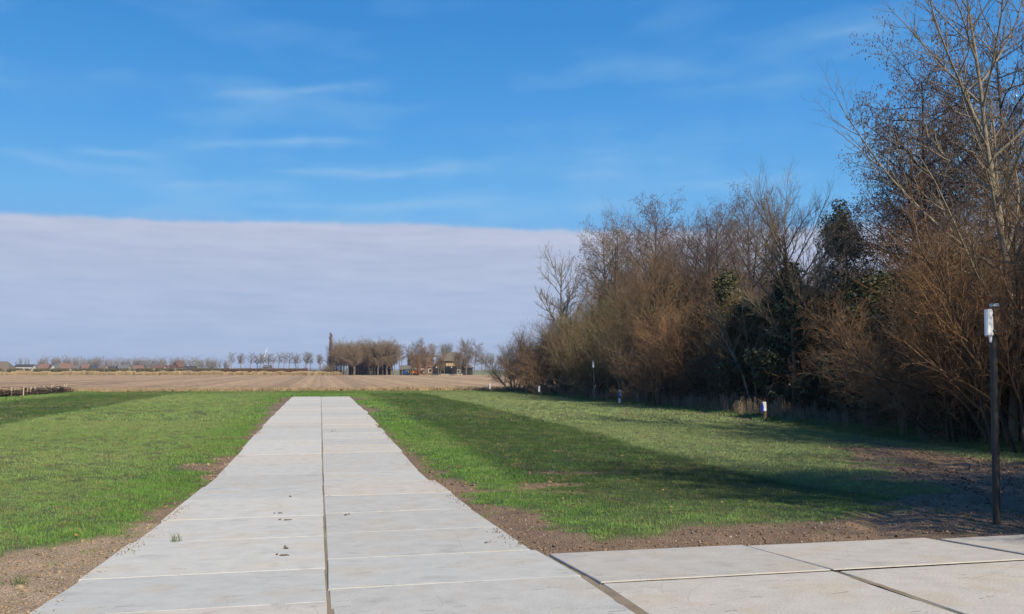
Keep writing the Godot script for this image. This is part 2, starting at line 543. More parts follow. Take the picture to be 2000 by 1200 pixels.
func pieces_of_earth() -> void:
	rng.seed = 401
	var meshes := [lump(3, 0.3), lump(9, 0.35)]
	var xf := []
	var co := PackedColorArray()
	var xs := []
	var cs := PackedColorArray()
	for k in 110000:
		var d := sqrt(lerpf(20.0, 900.0, pow(rng.randf(), 1.5)))
		var x := rng.randf_range(-0.65, 0.68) * d
		var q := st(x, d)
		if absf(q.x) < 2.06 or (q.x > 2.0 and q.y < 8.4) or q.x > 17.5: continue
		var so := soil(q.x, q.y)
		if rng.randf() > so * so: continue
		var r := 0.003 + 0.016 * pow(rng.randf(), 3.5) * (1.0 if d < 14.0 else 1.8)
		var pos := w3(q.x, q.y, land(q.x, q.y) + r * 0.2)
		var bas := Basis(rv().normalized(), rng.randf() * TAU).scaled_local(Vector3(rf(0.6, 1.7), rf(0.4, 0.9), rf(0.6, 1.7)) * r)
		if rng.randf() < (0.16 if q.y < 11.0 and q.x > 0.0 else 0.04) and r < 0.012:
			xs.append(Transform3D(bas, pos))
			var k2: Color = [Color(0.42, 0.37, 0.30), Color(0.36, 0.24, 0.13), Color(0.28, 0.26, 0.25), Color(0.5, 0.48, 0.44)][rng.randi() % 4]
			cs.append(k2 * rf(0.5, 1.0))
		else:
			xf.append(Transform3D(bas, pos))
			var cc := Color(0.19, 0.126, 0.082) * rf(0.6, 1.25)
			if q.x < 0.0: cc = Color(0.29, 0.212, 0.14) * rf(0.7, 1.2)
			co.append(cc)
	var lb := Buf.new()
	poly(lb, [Vector3(-0.03, 0.006, 0), Vector3(0, 0.0, -0.022), Vector3(0.0, 0.002, 0.022)])
	poly(lb, [Vector3(0.0, 0.0, -0.022), Vector3(0.032, 0.012, 0.0), Vector3(0.0, 0.002, 0.022)])
	var xl := []
	var cl := PackedColorArray()
	for k in 150:
		var d := sqrt(lerpf(30.0, 500.0, rng.randf()))
		var q := st(rng.randf_range(-0.6, 0.6) * d, d)
		if (q.x > -2.1 and q.x < 2.1) or (q.x > 2.0 and q.y < 8.5) or q.x > 15.0: continue
		xl.append(Transform3D(Basis(Vector3.UP, rf(0, 6)).rotated(Vector3.RIGHT, rf(-0.4, 0.4)).scaled(Vector3.ONE * rf(0.7, 1.2)), w3(q.x, q.y, land(q.x, q.y) + 0.035)))
		cl.append([Color(0.34, 0.15, 0.05), Color(0.30, 0.20, 0.09), Color(0.22, 0.11, 0.05)][rng.randi() % 3])
	tag(scatter("dead_leaves", lb.mesh(), M.tinted, xl, cl), "few orange-brown dead leaves lying in the grass", "leaves")
	var sb := Buf.new()
	tube(sb, PackedVector3Array([Vector3(-0.05, 0, 0), Vector3(0, 0.012, 0.008), Vector3(0.05, 0.002, -0.004)]), PackedFloat32Array([0.0022, 0.002, 0.0012]), 3)
	var xw := []
	var cw := PackedColorArray()
	for k in 26000:
		var d := sqrt(lerpf(22.0, 420.0, pow(rng.randf(), 1.4)))
		var q := st(rng.randf_range(-0.64, 0.62) * d, d)
		if absf(q.x) < 2.02 or (q.x > 2.0 and q.y < 8.4): continue
		if rng.randf() > soil(q.x, q.y) * (0.9 if q.x < 0.0 else 0.35): continue
		xw.append(Transform3D(Basis(Vector3.UP, rf(0, 6)).rotated(Vector3(1, 0, 0), rf(-0.3, 0.3)).scaled(Vector3.ONE * rf(0.4, 1.2)), w3(q.x, q.y, land(q.x, q.y) + 0.008)))
		cw.append(Color(0.42, 0.33, 0.21) * rf(0.5, 1.15))
	tag(scatter("straw_litter", sb.mesh(), M.tinted, xw, cw), "dry straw bits littering the bare verges", "straw")
	tag(scatter("soil_clods", meshes[0], M.tinted, xf, co), "crumbs and clods of brown earth on the bare verges", "soil")
	tag(scatter("pebbles", meshes[1], M.tinted, xs, cs), "scattered buff and grey pebbles in the bare earth verge", "pebbles")

func build_field() -> void:
	# plough ridges run the same way as the track
	var b := Buf.new()
	rng.seed = 31
	var ts := []
	var t := 82.4
	while t < 330.0:
		ts.append(t)
		t += 1.2 if t < 120.0 else 5.0
	var s := -330.0
	var nrow := 0
	var tones := []
	while s < 160.0:
		var ridge := nrow % 2 == 0
		var tone := rf(0.84, 1.14) * (1.0 + 0.16 * sin(s * 0.9) * sin(s * 0.37))
		for q: float in ts:
			var nz := n_mid.get_noise_2d(s * 5.0, q * 5.0)
			var nf := n_fine.get_noise_2d(s * 25.0, q * 25.0)
			var y := -0.40 + (0.075 if ridge else -0.075) + nf * 0.06
			if q > 318.0: y -= 0.3
			if q < 83.0: y -= 0.12
			b.v.append(w3(s + nf * 0.1, q, y))
			# bare dark earth over the nearer part on one side, pale dry crust elsewhere
			var bare := smoothstep(-18.0, -60.0, s + nz * 25.0) * smoothstep(86.0, 92.0, q + nz * 3.0) * smoothstep(170.0, 140.0, q + nz * 20.0)
			bare = maxf(bare, 0.55 * smoothstep(40.0, -30.0, s + nz * 30.0) * smoothstep(88.0, 95.0, q) * smoothstep(125.0, 100.0, q + nz * 12.0))
			var c := Color(0.46, 0.322, 0.195).lerp(Color(0.265, 0.178, 0.122), bare * 0.85)
			c = c.lerp(Color(0.52, 0.40, 0.26), smoothstep(87.5, 84.5, q + nz * 2.0) * 0.8)
			b.c.append(c * tone * (1.0 + nf * 0.3 + nz * 0.12))
		s += 0.42
		nrow += 1
	var nt := ts.size()
	for k in nrow - 1:
		for j in nt - 1:
			var p := k * nt + j
			b.i.append_array([p, p + 1, p + nt, p + 1, p + nt + 1, p + nt])
	b.n.resize(b.v.size())
	for k in nrow:
		for j in nt:
			var x := b.v[mini(k + 1, nrow - 1) * nt + j] - b.v[maxi(k - 1, 0) * nt + j]
			var z := b.v[k * nt + mini(j + 1, nt - 1)] - b.v[k * nt + maxi(j - 1, 0)]
			var nn := x.cross(z).normalized()
			b.n[k * nt + j] = nn if nn.y > 0 else -nn
	var o := part("ploughed_field", b.mesh(), M.earth_far, self)
	tag(o, "wide ploughed brown field between the lawn and the farm", "field", "", "structure")

func build_far_land() -> void:
	var b := Buf.new()
	poly(b, [Vector3(-4000, -0.62, 200), Vector3(-4000, -0.62, -5000), Vector3(4000, -0.62, -5000), Vector3(4000, -0.62, 200)])
	tag(part("ground", b.mesh(), M.polder, self), "flat green polder land reaching the horizon", "ground", "", "structure")
	# green pasture right of the farm
	b = Buf.new()
	poly(b, [Vector3(-26, -0.50, -318), Vector3(-60, -0.50, -560), Vector3(300, -0.50, -560), Vector3(300, -0.50, -330), Vector3(80, -0.50, -318)])
	tag(part("pasture", b.mesh(), M.pasture, self), "pale green pasture beyond the ploughed field", "field", "", "structure")
	# low dike that carries the tree rows
	b = Buf.new()
	var n := 120
	var y := [-0.6, 0.55, 0.9, 0.9, 0.4, -0.6]
	var z := [0.0, -7.0, -9.0, -14.0, -17.0, -24.0]
	for k in n + 1:
		var x := lerpf(-700, 500, float(k) / n)
		for j in 6:
			b.v.append(Vector3(x, y[j] + (n_big.get_noise_2d(x * 0.6, j * 9.0) * 0.25 if j > 0 and j < 5 else 0.0), -664.0 + z[j]))
			b.n.append(Vector3(0, 1, 0.25 if j < 3 else -0.3).normalized())
	for k in n:
		for j in 5:
			var p := k * 6 + j
			b.i.append_array([p, p + 1, p + 6, p + 1, p + 7, p + 6])
	tag(part("dike", b.mesh(), M.dike, self), "low grassy dike carrying rows of bare trees", "dike", "", "structure")


# ------------------------------------------------------------------ concrete slabs
func slab_mesh(s0: float, s1: float, t0: float, t1: float, lift: float, tilt: float) -> ArrayMesh:
	var b := Buf.new()
	var e := 0.006
	var yn := gy(t0) + lift
	var yf := gy(t1) + lift + tilt
	var j := func() -> float: return rng.randf_range(-0.006, 0.006)
	var uo := Vector2(rng.randf() * 5.0, rng.randf() * 5.0)
	var uvf := func(s: float, t: float) -> Vector2: return Vector2(s, t) * 0.125 + uo
	var cs := [[s0 + j.call(), t0 + j.call(), yn], [s0 + j.call(), t1 + j.call(), yf], [s1 + j.call(), t1 + j.call(), yf + rng.randf_range(-0.004, 0.004)], [s1 + j.call(), t0 + j.call(), yn]]
	var cen := Vector2((s0 + s1) * 0.5, (t0 + t1) * 0.5)
	var top := []
	var rim := []
	var bot := []
	var uvt := []
	for c in cs:
		var ds := signf(c[0] - cen.x)
		var dt := signf(c[1] - cen.y)
		top.append(w3(c[0] - ds * e, c[1] - dt * e, c[2]))
		rim.append(w3(c[0], c[1], c[2] - e))
		bot.append(w3(c[0], c[1], c[2] - 0.13))
		uvt.append(uvf.call(c[0], c[1]))
	poly(b, top, uvt)
	for k in 4:
		var k2 := (k + 1) % 4
		poly(b, [top[k2], top[k], rim[k], rim[k2]], [uvt[k2], uvt[k], uvt[k], uvt[k2]])
		poly(b, [rim[k2], rim[k], bot[k], bot[k2]], [uvt[k2], uvt[k], uvt[k] + Vector2(0, 0.03), uvt[k2] + Vector2(0, 0.03)])
	return b.mesh()

func concrete_image() -> Image:
	var N := 2048                                                # eight metres across
	var im := noise_image(N, 0.012, 6, 61, [[0.0, Color(0.875, 0.87, 0.855)], [0.35, Color(0.905, 0.90, 0.888)], [0.6, Color(0.925, 0.92, 0.908)], [1.0, Color(0.955, 0.95, 0.938)]])
	var r2 := RandomNumberGenerator.new()
	r2.seed = 8
	# dried earthy water stains, with the outline of puddles
	var st_n := FastNoiseLite.new(); st_n.seed = 4; st_n.frequency = 0.004; st_n.fractal_octaves = 5
	var sd := st_n.get_seamless_image(N, N).get_data()
	var pd := im.get_data()
	for k in N * N:
		var v := sd[k]
		if v > 158:
			var f := minf((v - 158) / 40.0, 1.0) * 0.45
			pd[k * 3 + 1] = int(pd[k * 3 + 1] * (1.0 - 0.045 * f)); pd[k * 3 + 2] = int(pd[k * 3 + 2] * (1.0 - 0.11 * f))
		elif v < 84:
			var f := minf((84 - v) / 40.0, 1.0) * 0.06
			pd[k * 3] = int(pd[k * 3] * (1.0 - f)); pd[k * 3 + 1] = int(pd[k * 3 + 1] * (1.0 - f * 0.95)); pd[k * 3 + 2] = int(pd[k * 3 + 2] * (1.0 - f * 0.85))
	im = Image.create_from_data(N, N, false, Image.FORMAT_RGB8, pd)
	# pores, scuffs and short dark scrapes left by machines
	for k in 16000:
		var g := r2.randf_range(0.5, 0.78)
		im.set_pixel(r2.randi() % N, r2.randi() % N, Color(g, g * 0.99, g * 0.96))
	for k in 9000:
		var g := r2.randf_range(0.94, 1.0)
		im.set_pixel(r2.randi() % N, r2.randi() % N, Color(g, g, g * 0.98))
	for k in 620:
		var x := r2.randi() % N
		var y := r2.randi() % N
		var ln := r2.randi_range(6, 40)
		var g := r2.randf_range(0.46, 0.74)
		var dy := r2.randf_range(-0.3, 0.3)
		var th := r2.randi_range(1, 4)
		for q in ln:
			for w in th:
				if r2.randf() < 0.3: continue
				im.set_pixel(posmod(x + q, N), posmod(y + w + int(q * dy), N), Color(g, g * 0.985, g * 0.95).lerp(Color(0.85, 0.85, 0.83), r2.randf() * 0.4))
	# faint long drag marks and tyre scuffs
	for k in 150:
		var x := r2.randf() * N
		var y := r2.randf() * N
		var a := r2.randf_range(-0.25, 0.25) + (PI * 0.5 if r2.randf() < 0.35 else 0.0)
		var ln := r2.randi_range(60, 420)
		var lighter := r2.randf() < 0.45
		var bend := r2.randf_range(-0.002, 0.002)
		for q in ln:
			if r2.randf() < 0.4: continue
			for w in 2:
				var xi := posmod(int(x + cos(a + bend * q) * q), N)
				var yi := posmod(int(y + w + sin(a + bend * q) * q), N)
				im.set_pixel(xi, yi, im.get_pixel(xi, yi).lerp(Color(0.98, 0.98, 0.96) if lighter else Color(0.58, 0.57, 0.55), 0.35))
	return im

func build_slabs() -> void:
	rng.seed = 912
	var track := base("concrete_track", Vector3.ZERO)
	tag(track, "long two-lane track of pale concrete slabs running towards the field", "track", "", "structure")
	var lt := [1.4, 3.0, 4.75, 6.45, 8.02, 10.0, 11.95, 13.95, 15.95]
	var rt := [1.9, 3.6, 5.3, 6.95, 8.5, 10.2, 12.1, 14.05, 16.1]
	for lane in 2:
		var js: Array = lt if lane == 0 else rt
		while js[js.size() - 1] < 63.6: js.append(js[js.size() - 1] + 1.985)
		js[js.size() - 1] = 64.4
		for k in js.size() - 1:
			var off := n_mid.get_noise_2d(js[k] * 6.0, lane * 50.0) * 0.07 - (0.06 if lane == 1 and js[k] > 16.0 and js[k] < 30.0 else 0.0)
			var s0 := -2.0 + off if lane == 0 else 0.012
			var s1 := -0.012 if lane == 0 else 2.0 + off
			var g := rf(0.0025, 0.008)
			var o := part("slab", slab_mesh(s0, s1, js[k] + g, js[k + 1] - g, rf(-0.004, 0.004), rf(-0.004, 0.004)), M.concrete[rng.randi() % M.concrete.size()], track)
	var apron := base("side_apron", Vector3.ZERO)
	tag(apron, "side branch of broad concrete slabs leaving the track", "pavement", "", "structure")
	var rows := [8.22, 6.62, 4.95, 3.2, 1.5, -0.4]
	var cols := [2.07, 4.10, 6.16]
	for r in 5:
		for c in 2:
			part("slab", slab_mesh(cols[c] + 0.018, cols[c + 1] - 0.018, rows[r + 1] + 0.012, rows[r] - 0.012 - c * 0.05, rf(-0.004, 0.004), rf(-0.004, 0.004)), M.concrete_warm[rng.randi() % M.concrete_warm.size()], apron)
		part("slab", slab_mesh(6.26, 8.24, rows[r + 1] + 0.012, rows[r] - 0.16, rf(-0.012, 0.0), 0.0), M.concrete_warm[rng.randi() % 2], apron)
	for e in [[0.0, 0.04, 1.4, 64.3, 0.013], [2.04, 0.05, -0.4, 8.2, 0.016], [4.10, 0.03, -0.4, 8.15, 0.016]]:
		var jb := Buf.new()
		var n := 160
		for k in n + 1:
			var t := lerpf(e[2], e[3], float(k) / n)
			for q in [-1.0, 1.0]:
				jb.v.append(w3(e[0] + q * e[1], t, gy(t) - e[4] + n_fine.get_noise_2d(t * 60.0, q * 9.0) * 0.006))
				jb.n.append(Vector3.UP)
				var cc := Color(0.22, 0.175, 0.125).lerp(Color(0.14, 0.15, 0.07), clampf(n_mid.get_noise_1d(t * 12.0) * 1.5, 0.0, 0.7)) * (1.0 + 0.4 * n_fine.get_noise_1d(t * 50.0))
				jb.c.append(cc)
		for k in n: jb.i.append_array([k * 2, k * 2 + 2, k * 2 + 1, k * 2 + 1, k * 2 + 2, k * 2 + 3])
		part("joint_filling", jb.mesh(), M.tinted, track)
	var tb := Buf.new()
	var strips := []
	for k in lt.size(): strips.append([lt[k], -1.99, -0.02])
	for k in rt.size(): strips.append([rt[k], 0.02, 1.97])
	for k in 4: strips.append([rows[k + 1], 2.09, 6.14])
	for e in strips:
		var n := 10
		var f0 := tb.v.size()
		for k in n + 1:
			var s: float = lerpf(e[1], e[2], float(k) / n)
			for q in [-1.0, 1.0]:
				var t: float = e[0] + q * 0.014
				tb.v.append(w3(s, t, gy(t) - 0.008 + n_fine.get_noise_2d(s * 90.0, t * 7.0) * 0.003))
				tb.n.append(Vector3.UP)
				tb.c.append(Color(0.23, 0.19, 0.14) * (1.0 + 0.6 * n_fine.get_noise_2d(s * 60.0, t * 11.0)))
		for k in n: tb.i.append_array([f0 + k * 2, f0 + k * 2 + 2, f0 + k * 2 + 1, f0 + k * 2 + 1, f0 + k * 2 + 2, f0 + k * 2 + 3])
	part("cross_joint_filling", tb.mesh(), M.tinted, track).set_meta("kind", "stuff")
	# earth and moss packed in the joints
	var xf := []
	var co := PackedColorArray()
	for k in 4200:
		var t := 3.0 + 61.0 * pow(rng.randf(), 2.0)
		var s := rf(-0.02, 0.02)
		if k % 5 == 0:
			s = rf(2.03, 2.075); t = rf(2.0, 8.2)
		elif k % 7 == 0:
			t = [6.62, 4.95][k % 2] + rf(-0.008, 0.008); s = rf(2.1, 6.1)
		elif k % 3 == 0:
			t = lt[rng.randi_range(2, 20)] + rf(-0.01, 0.01); s = rf(-2.0, 0.0)
		elif k % 3 == 1:
			t = rt[rng.randi_range(2, 20)] + rf(-0.01, 0.01); s = rf(0.0, 2.0)
		var r := rf(0.004, 0.010)
		xf.append(Transform3D(Basis(rv().normalized(), rf(0, 6)).scaled(Vector3.ONE * r), w3(s * 0.8 if absf(s) < 0.03 else s, t, gy(t) - rf(0.018, 0.045))))
		co.append([Color(0.19, 0.15, 0.11), Color(0.10, 0.085, 0.06), Color(0.09, 0.11, 0.04), Color(0.22, 0.20, 0.16)][rng.randi() % 4] * rf(0.7, 1.2))
	for k in 2600:
		var t := 4.0 + 26.0 * pow(rng.randf(), 1.6)
		var sd := -1.0 if rng.randf() < 0.5 else 1.0
		if sd > 0.0 and t < 8.4: continue
		var s := sd * (2.0 - absf(rng.randfn(0.0, 0.09)))
		if n_mid.get_noise_2d(t * 9.0, sd * 40.0) < -0.05: continue
		var r := rf(0.002, 0.008)
		xf.append(Transform3D(Basis(rv().normalized(), rf(0, 6)).scaled(Vector3.ONE * r), w3(s, t, gy(t) + r * 0.3)))
		co.append(Color(0.24, 0.175, 0.12) * rf(0.6, 1.2))
	tag(scatter("joint_earth", lump(5, 0.3), M.tinted, xf, co), "crumbly earth in the slab joints and along the slab edges", "soil")
	# single lumps of earth dropped on the slabs, seen as dark spots
	for e in [[567, 1010, 0.07], [563, 1080, 0.06], [651, 843, 0.09], [680, 1001, 0.05], [573, 965, 0.05], [566, 1066, 0.05], [553, 997, 0.05], [951, 1058, 0.03]]:
		var d: float = F * (CAM_Y - gy(F * 1.9 / (e[1] - 722.0))) / (e[1] - 722.0)
		var x := px(e[0], d)
		var q := st(x, d)
		var b := base("soil_lump", Vector3(x, gy(q.y) + 0.004, -d), rf(0, 6))
		var m := part("clod", lump(rng.randi() % 99, 0.4), M.clod, b)
		m.scale = Vector3(e[2], e[2] * 0.28, e[2] * 0.6) * 0.75
		var m2 := part("crumb", lump(rng.randi() % 99, 0.4), M.clod, b)
		m2.scale = Vector3.ONE * e[2] * 0.22
		m2.position = Vector3(e[2] * 1.4, 0.003, e[2] * 0.3)
		var where := "on slab lane without side apron" if e[0] < 628 else "on slab lane next to the side apron"
		tag(b, "flat dark crumb of dried earth lying %s" % where, "earth clod", "earth crumbs on the slabs, " + where)
	# a weed rooted at the slab edge
	for e in [[-1.55, 10.0, "small green weed tuft growing from a slab joint near the brown verge"], [-2.5, 8.1, "green grass tuft standing alone in the bare brown verge"]]:
		var g := base("weed_tuft", w3(e[0], e[1], land(e[0], e[1]) if e[0] < -2.0 else gy(e[1])))
		part("leaves", grass_clump(50 + int(e[1]), 26, 0.06, 0.06, 0.13, 0.006), M.weed, g)
		tag(g, e[2], "weed")


# ------------------------------------------------------------------ trees
func grow(bufs: Array, p: Vector3, dir: Vector3, ln: float, r: float, lv: int, S: Dictionary) -> void:
	var n: int = S.seg[lv]
	var pts := PackedVector3Array()
	var rad := PackedFloat32Array()
	var step := ln / n
	var wob: float = S.wob[lv]
	var up: float = S.up[lv]
	var tip: float = S.tip[lv]
	for k in n + 1:
		pts.append(p)
		rad.append(r * lerpf(1.0, tip, float(k) / n))
		if k < n:
			dir = (dir + Vector3(rng.randf_range(-wob, wob), rng.randf_range(-wob, wob) + up, rng.randf_range(-wob, wob))).normalized()
			p += dir * step
	tube(bufs[S.buf[lv]], pts, rad, S.sides[lv])
	if lv >= S.kids.size():
		if S.has("cones") and rng.randf() < S.cones:
			bufs[3].append(p)
		return
	var kids := int(S.kids[lv] * rng.randf_range(0.8, 1.2) + rng.randf())
	var az := rng.randf() * TAU
	for k in kids:
		var f: float = lerpf(S.start[lv], 1.0, (k + rng.randf()) / kids)
		var q := f * n
		var i0 := mini(int(q), n - 1)
		var o := pts[i0].lerp(pts[i0 + 1], q - i0)
		var bd := (pts[i0 + 1] - pts[i0]).normalized()
		az += 2.4 + rng.randf_range(-0.5, 0.5)
		var u := bd.cross(Vector3(0.12, 0.35, 0.93)).normalized()
		var w := u.cross(bd)
		var pr := u * cos(az) + w * sin(az)
		var ang: float = S.ang[lv] * rng.randf_range(0.7, 1.25)
		var nd := (bd * cos(ang) + pr * sin(ang)).normalized()
		var cl: float = ln * S.ratio[lv] * (1.0 - S.fall[lv] * f) * rng.randf_range(0.65, 1.25)
		var rr := minf(r * lerpf(1.0, tip, f) * 0.72, S.rad[lv + 1] * rng.randf_range(0.75, 1.2))
		grow(bufs, o, nd, cl, rr, lv + 1, S)

func make_tree(S: Dictionary) -> Array:                          # meshes [trunk, branches, twigs, cones or null]
	rng.seed = S.seed
	var bufs := [Buf.new(), Buf.new(), Buf.new(), PackedVector3Array()]
	var stems: int = S.stems
	var cones := []
	for k in stems:
		var a := TAU * k / stems + rng.randf_range(-0.4, 0.4)
		var lean: float = S.lean * (rng.randf_range(0.25, 1.0) if stems > 1 else 1.0)
		var dir := Vector3(cos(a) * sin(lean), cos(lean), sin(a) * sin(lean))
		var rr: float = S.get("foot", 0.0) * sqrt(rng.randf())
		grow(bufs, Vector3(cos(a) * rr, -0.15, sin(a) * rr), dir, S.h * rng.randf_range(0.8, 1.0) if stems > 1 else S.h, S.rad[0] * (rng.randf_range(0.6, 1.1) if stems > 1 else 1.0), 0, S)
	var cone_mesh = null
	if S.has("cones"):
		var b := Buf.new()
		var pts: PackedVector3Array = bufs[3]
		for p in pts:
			var h: float = S.cone_size * rng.randf_range(0.6, 1.3)
			var ax := (Vector3(0, -1, 0) + rv() * 0.6).normalized()
			pole(b, p, p + ax * h * 2.2, h * 0.5, h * 0.3, 4)
		cone_mesh = b.mesh()
	return [bufs[0].mesh(), bufs[1].mesh() if bufs[1].v.size() else null, bufs[2].mesh() if bufs[2].v.size() else null, cone_mesh]

func plant(called: String, ms: Array, mats: Array, at: Vector3, turn: float, sc: Vector3, label: String, category: String, group := "") -> Node3D:
	var o := base(called, at, turn)
	o.scale = sc
	var names := ["trunk", "branches", "crown", "catkins"]
	if called.contains("shrub") or called.contains("bush"): names = ["stems", "branches", "crown", "catkins"]
	for k in ms.size():
		if ms[k] != null: part(names[k], ms[k], mats[mini(k, mats.size() - 1)], o)
	tag(o, label, category, group)
	return o

func leafy(seed_n: int, h: float, r: float, n: int, leaf: float, low: float) -> Array:   # evergreen: trunk and leaf-clump crown
	rng.seed = seed_n
	var t := Buf.new()
	pole(t, Vector3(0, -0.1, 0), Vector3(0.1, h * 0.9, 0.05), 0.16, 0.03, 7)
	var b := Buf.new()
	var lobes := []
	for k in 110:
		var f := low + (1.0 - low) * pow(rng.randf(), 0.8)
		var rr := r * (sin(PI * pow(f, 0.7)) * 0.8 + 0.12) * sqrt(rng.randf()) * rf(0.6, 1.15)
		var a := rng.randf() * TAU
		lobes.append([Vector3(cos(a) * rr, f * h * rf(0.9, 1.0), sin(a) * rr), rf(0.25, 0.6) * r * 0.5])
	for k in n:
		var l: Array = lobes[rng.randi() % lobes.size()]
		var dd := rv()
		while dd.length() > 1.0: dd = rv()
		dd = dd.normalized() * pow(dd.length(), 0.45)
		var p: Vector3 = l[0] + dd * l[1] * Vector3(1, 0.8, 1)
		var ax := (dd + rv() * 0.9 + Vector3(0, 0.3, 0)).normalized()
		var u := ax.cross(rv()).normalized() * leaf * rf(0.6, 1.2)
		var w := u.cross(ax) * 0.5
		var f0 := b.v.size()
		for e in [p - u, p + w, p + u, p - w]:
			b.v.append(e); b.n.append(ax)
		b.i.append_array([f0, f0 + 2, f0 + 1, f0, f0 + 3, f0 + 2])
		var cc := rf(0.6, 1.3)
		for e in 4: b.c.append(Color(0.05 * cc * rf(0.8, 1.5), 0.062 * cc, 0.02 * cc))
	return [t.mesh(), null, b.mesh(), null]

func build_wood() -> void:
	# kinds; index 0 is the main stem
	var shrub := {seed = 1, stems = 12, lean = 0.8, foot = 0.6, h = 4.6, rad = [0.045, 0.02, 0.011, 0.0072], seg = [7, 4, 3, 1], wob = [0.13, 0.22, 0.28, 0.3], up = [0.05, 0.05, 0.06, 0.06], tip = [0.25, 0.3, 0.5, 0.55], buf = [0, 2, 2, 2], sides = [5, 4, 3, 3], kids = [18, 11, 6], start = [0.15, 0.15, 0.15], ang = [0.75, 0.72, 0.7], ratio = [0.40, 0.46, 0.5], fall = [0.25, 0.35, 0.3]}
	var s1 := make_tree(shrub)
	var s2 := make_tree(shrub.merged({seed = 14, stems = 11, lean = 0.6, h = 4.9, ang = [0.62, 0.65, 0.7], wob = [0.10, 0.18, 0.25, 0.25], up = [0.06, 0.08, 0.09, 0.08]}, true))
	var s3 := make_tree(shrub.merged({seed = 23, stems = 9, lean = 1.0, h = 5.0, ang = [0.85, 0.8, 0.75], wob = [0.17, 0.26, 0.32, 0.3], up = [0.02, 0.03, 0.03, 0.03]}, true))
	var bush_s := {seed = 33, stems = 5, lean = 0.5, foot = 0.4, h = 8.6, rad = [0.09, 0.042, 0.02, 0.0125, 0.0095], seg = [8, 5, 3, 2, 1], wob = [0.08, 0.15, 0.2, 0.25, 0.25], up = [0.05, 0.06, 0.08, 0.07, 0.06], tip = [0.25, 0.3, 0.45, 0.5, 0.55], buf = [0, 0, 2, 2, 2], sides = [6, 5, 3, 3, 3], kids = [15, 10, 6, 4], start = [0.22, 0.2, 0.2, 0.2], ang = [0.7, 0.66, 0.66, 0.65], ratio = [0.40, 0.46, 0.48, 0.55], fall = [0.2, 0.35, 0.3, 0.3]}
	var bushy := make_tree(bush_s)
	var bushy2 := make_tree(bush_s.merged({seed = 47, stems = 4, lean = 0.36, h = 9.0, kids = [17, 10, 7, 4], ang = [0.78, 0.66, 0.66, 0.65], wob = [0.08, 0.14, 0.2, 0.25, 0.25], up = [0.04, 0.09, 0.11, 0.1, 0.08]}, true))
	var alder := {seed = 58, stems = 1, lean = 0.03, h = 13.0, rad = [0.15, 0.05, 0.02, 0.0115, 0.009], seg = [12, 6, 4, 2, 1], wob = [0.03, 0.14, 0.2, 0.25, 0.3], up = [0.02, 0.04, 0.02, 0.0, -0.02], tip = [0.16, 0.25, 0.4, 0.5, 0.6], buf = [0, 0, 2, 2, 2], sides = [8, 5, 4, 3, 3], kids = [44, 11, 6, 3], start = [0.22, 0.2, 0.2, 0.2], ang = [1.15, 0.8, 0.8, 0.75], ratio = [0.31, 0.42, 0.48, 0.55], fall = [0.40, 0.35, 0.3, 0.3], cones = 0.8, cone_size = 0.034}
	var al1 := make_tree(alder)
	var al2 := make_tree(alder.merged({seed = 71, h = 12.0, kids = [38, 11, 6, 3], ang = [1.0, 0.8, 0.8, 0.75], ratio = [0.33, 0.44, 0.48, 0.55]}, true))
	var vase := make_tree({seed = 84, stems = 1, lean = 0.05, h = 8.2, rad = [0.13, 0.06, 0.025, 0.0125, 0.0085], seg = [8, 7, 4, 3, 1], wob = [0.06, 0.10, 0.16, 0.2, 0.2], up = [0.02, 0.07, 0.10, 0.12, 0.1], tip = [0.3, 0.2, 0.35, 0.5, 0.6], buf = [0, 0, 2, 2, 2], sides = [8, 5, 4, 3, 3], kids = [26, 12, 7, 4], start = [0.34, 0.18, 0.2, 0.2], ang = [0.72, 0.55, 0.55, 0.55], ratio = [0.56, 0.40, 0.48, 0.5], fall = [0.25, 0.35, 0.3, 0.3]})
	var ash := make_tree({seed = 95, stems = 1, lean = 0.04, h = 10.6, rad = [0.15, 0.07, 0.032, 0.022], seg = [9, 8, 6, 4], wob = [0.05, 0.12, 0.18, 0.22], up = [0.02, 0.09, 0.14, 0.2], tip = [0.25, 0.35, 0.55, 0.8], buf = [0, 0, 2, 2], sides = [7, 5, 4, 3], kids = [22, 10, 5], start = [0.3, 0.2, 0.2], ang = [0.9, 0.8, 0.8], ratio = [0.42, 0.40, 0.40], fall = [0.35, 0.3, 0.2]})
	var birch := make_tree({seed = 107, stems = 3, lean = 0.5, foot = 0.2, h = 6.5, rad = [0.06, 0.03, 0.015, 0.008], seg = [9, 6, 4, 2], wob = [0.14, 0.18, 0.22, 0.22], up = [0.0, 0.05, 0.06, 0.05], tip = [0.25, 0.3, 0.4, 0.6], buf = [0, 0, 2, 2], sides = [6, 4, 3, 3], kids = [13, 8, 5], start = [0.4, 0.2, 0.2], ang = [0.75, 0.65, 0.65], ratio = [0.32, 0.45, 0.5], fall = [0.3, 0.3, 0.3]})
	# the tall pale poplar with rising limbs
	var aspen := make_tree({seed = 121, stems = 1, lean = 0.02, h = 14.0, rad = [0.125, 0.06, 0.024, 0.011, 0.008], seg = [14, 10, 6, 3, 2], wob = [0.05, 0.09, 0.15, 0.22, 0.3], up = [0.02, 0.05, 0.07, 0.07, 0.08], tip = [0.14, 0.2, 0.3, 0.5, 0.7], buf = [0, 0, 2, 2, 2], sides = [9, 6, 4, 3, 3], kids = [30, 13, 7, 3], start = [0.16, 0.18, 0.2, 0.2], ang = [0.74, 0.7, 0.7, 0.7], ratio = [0.50, 0.36, 0.40, 0.42], fall = [0.50, 0.35, 0.3, 0.3], cones = 0.5, cone_size = 0.012})
	var ivy := leafy(131, 9.6, 2.7, 20000, 0.07, 0.12)
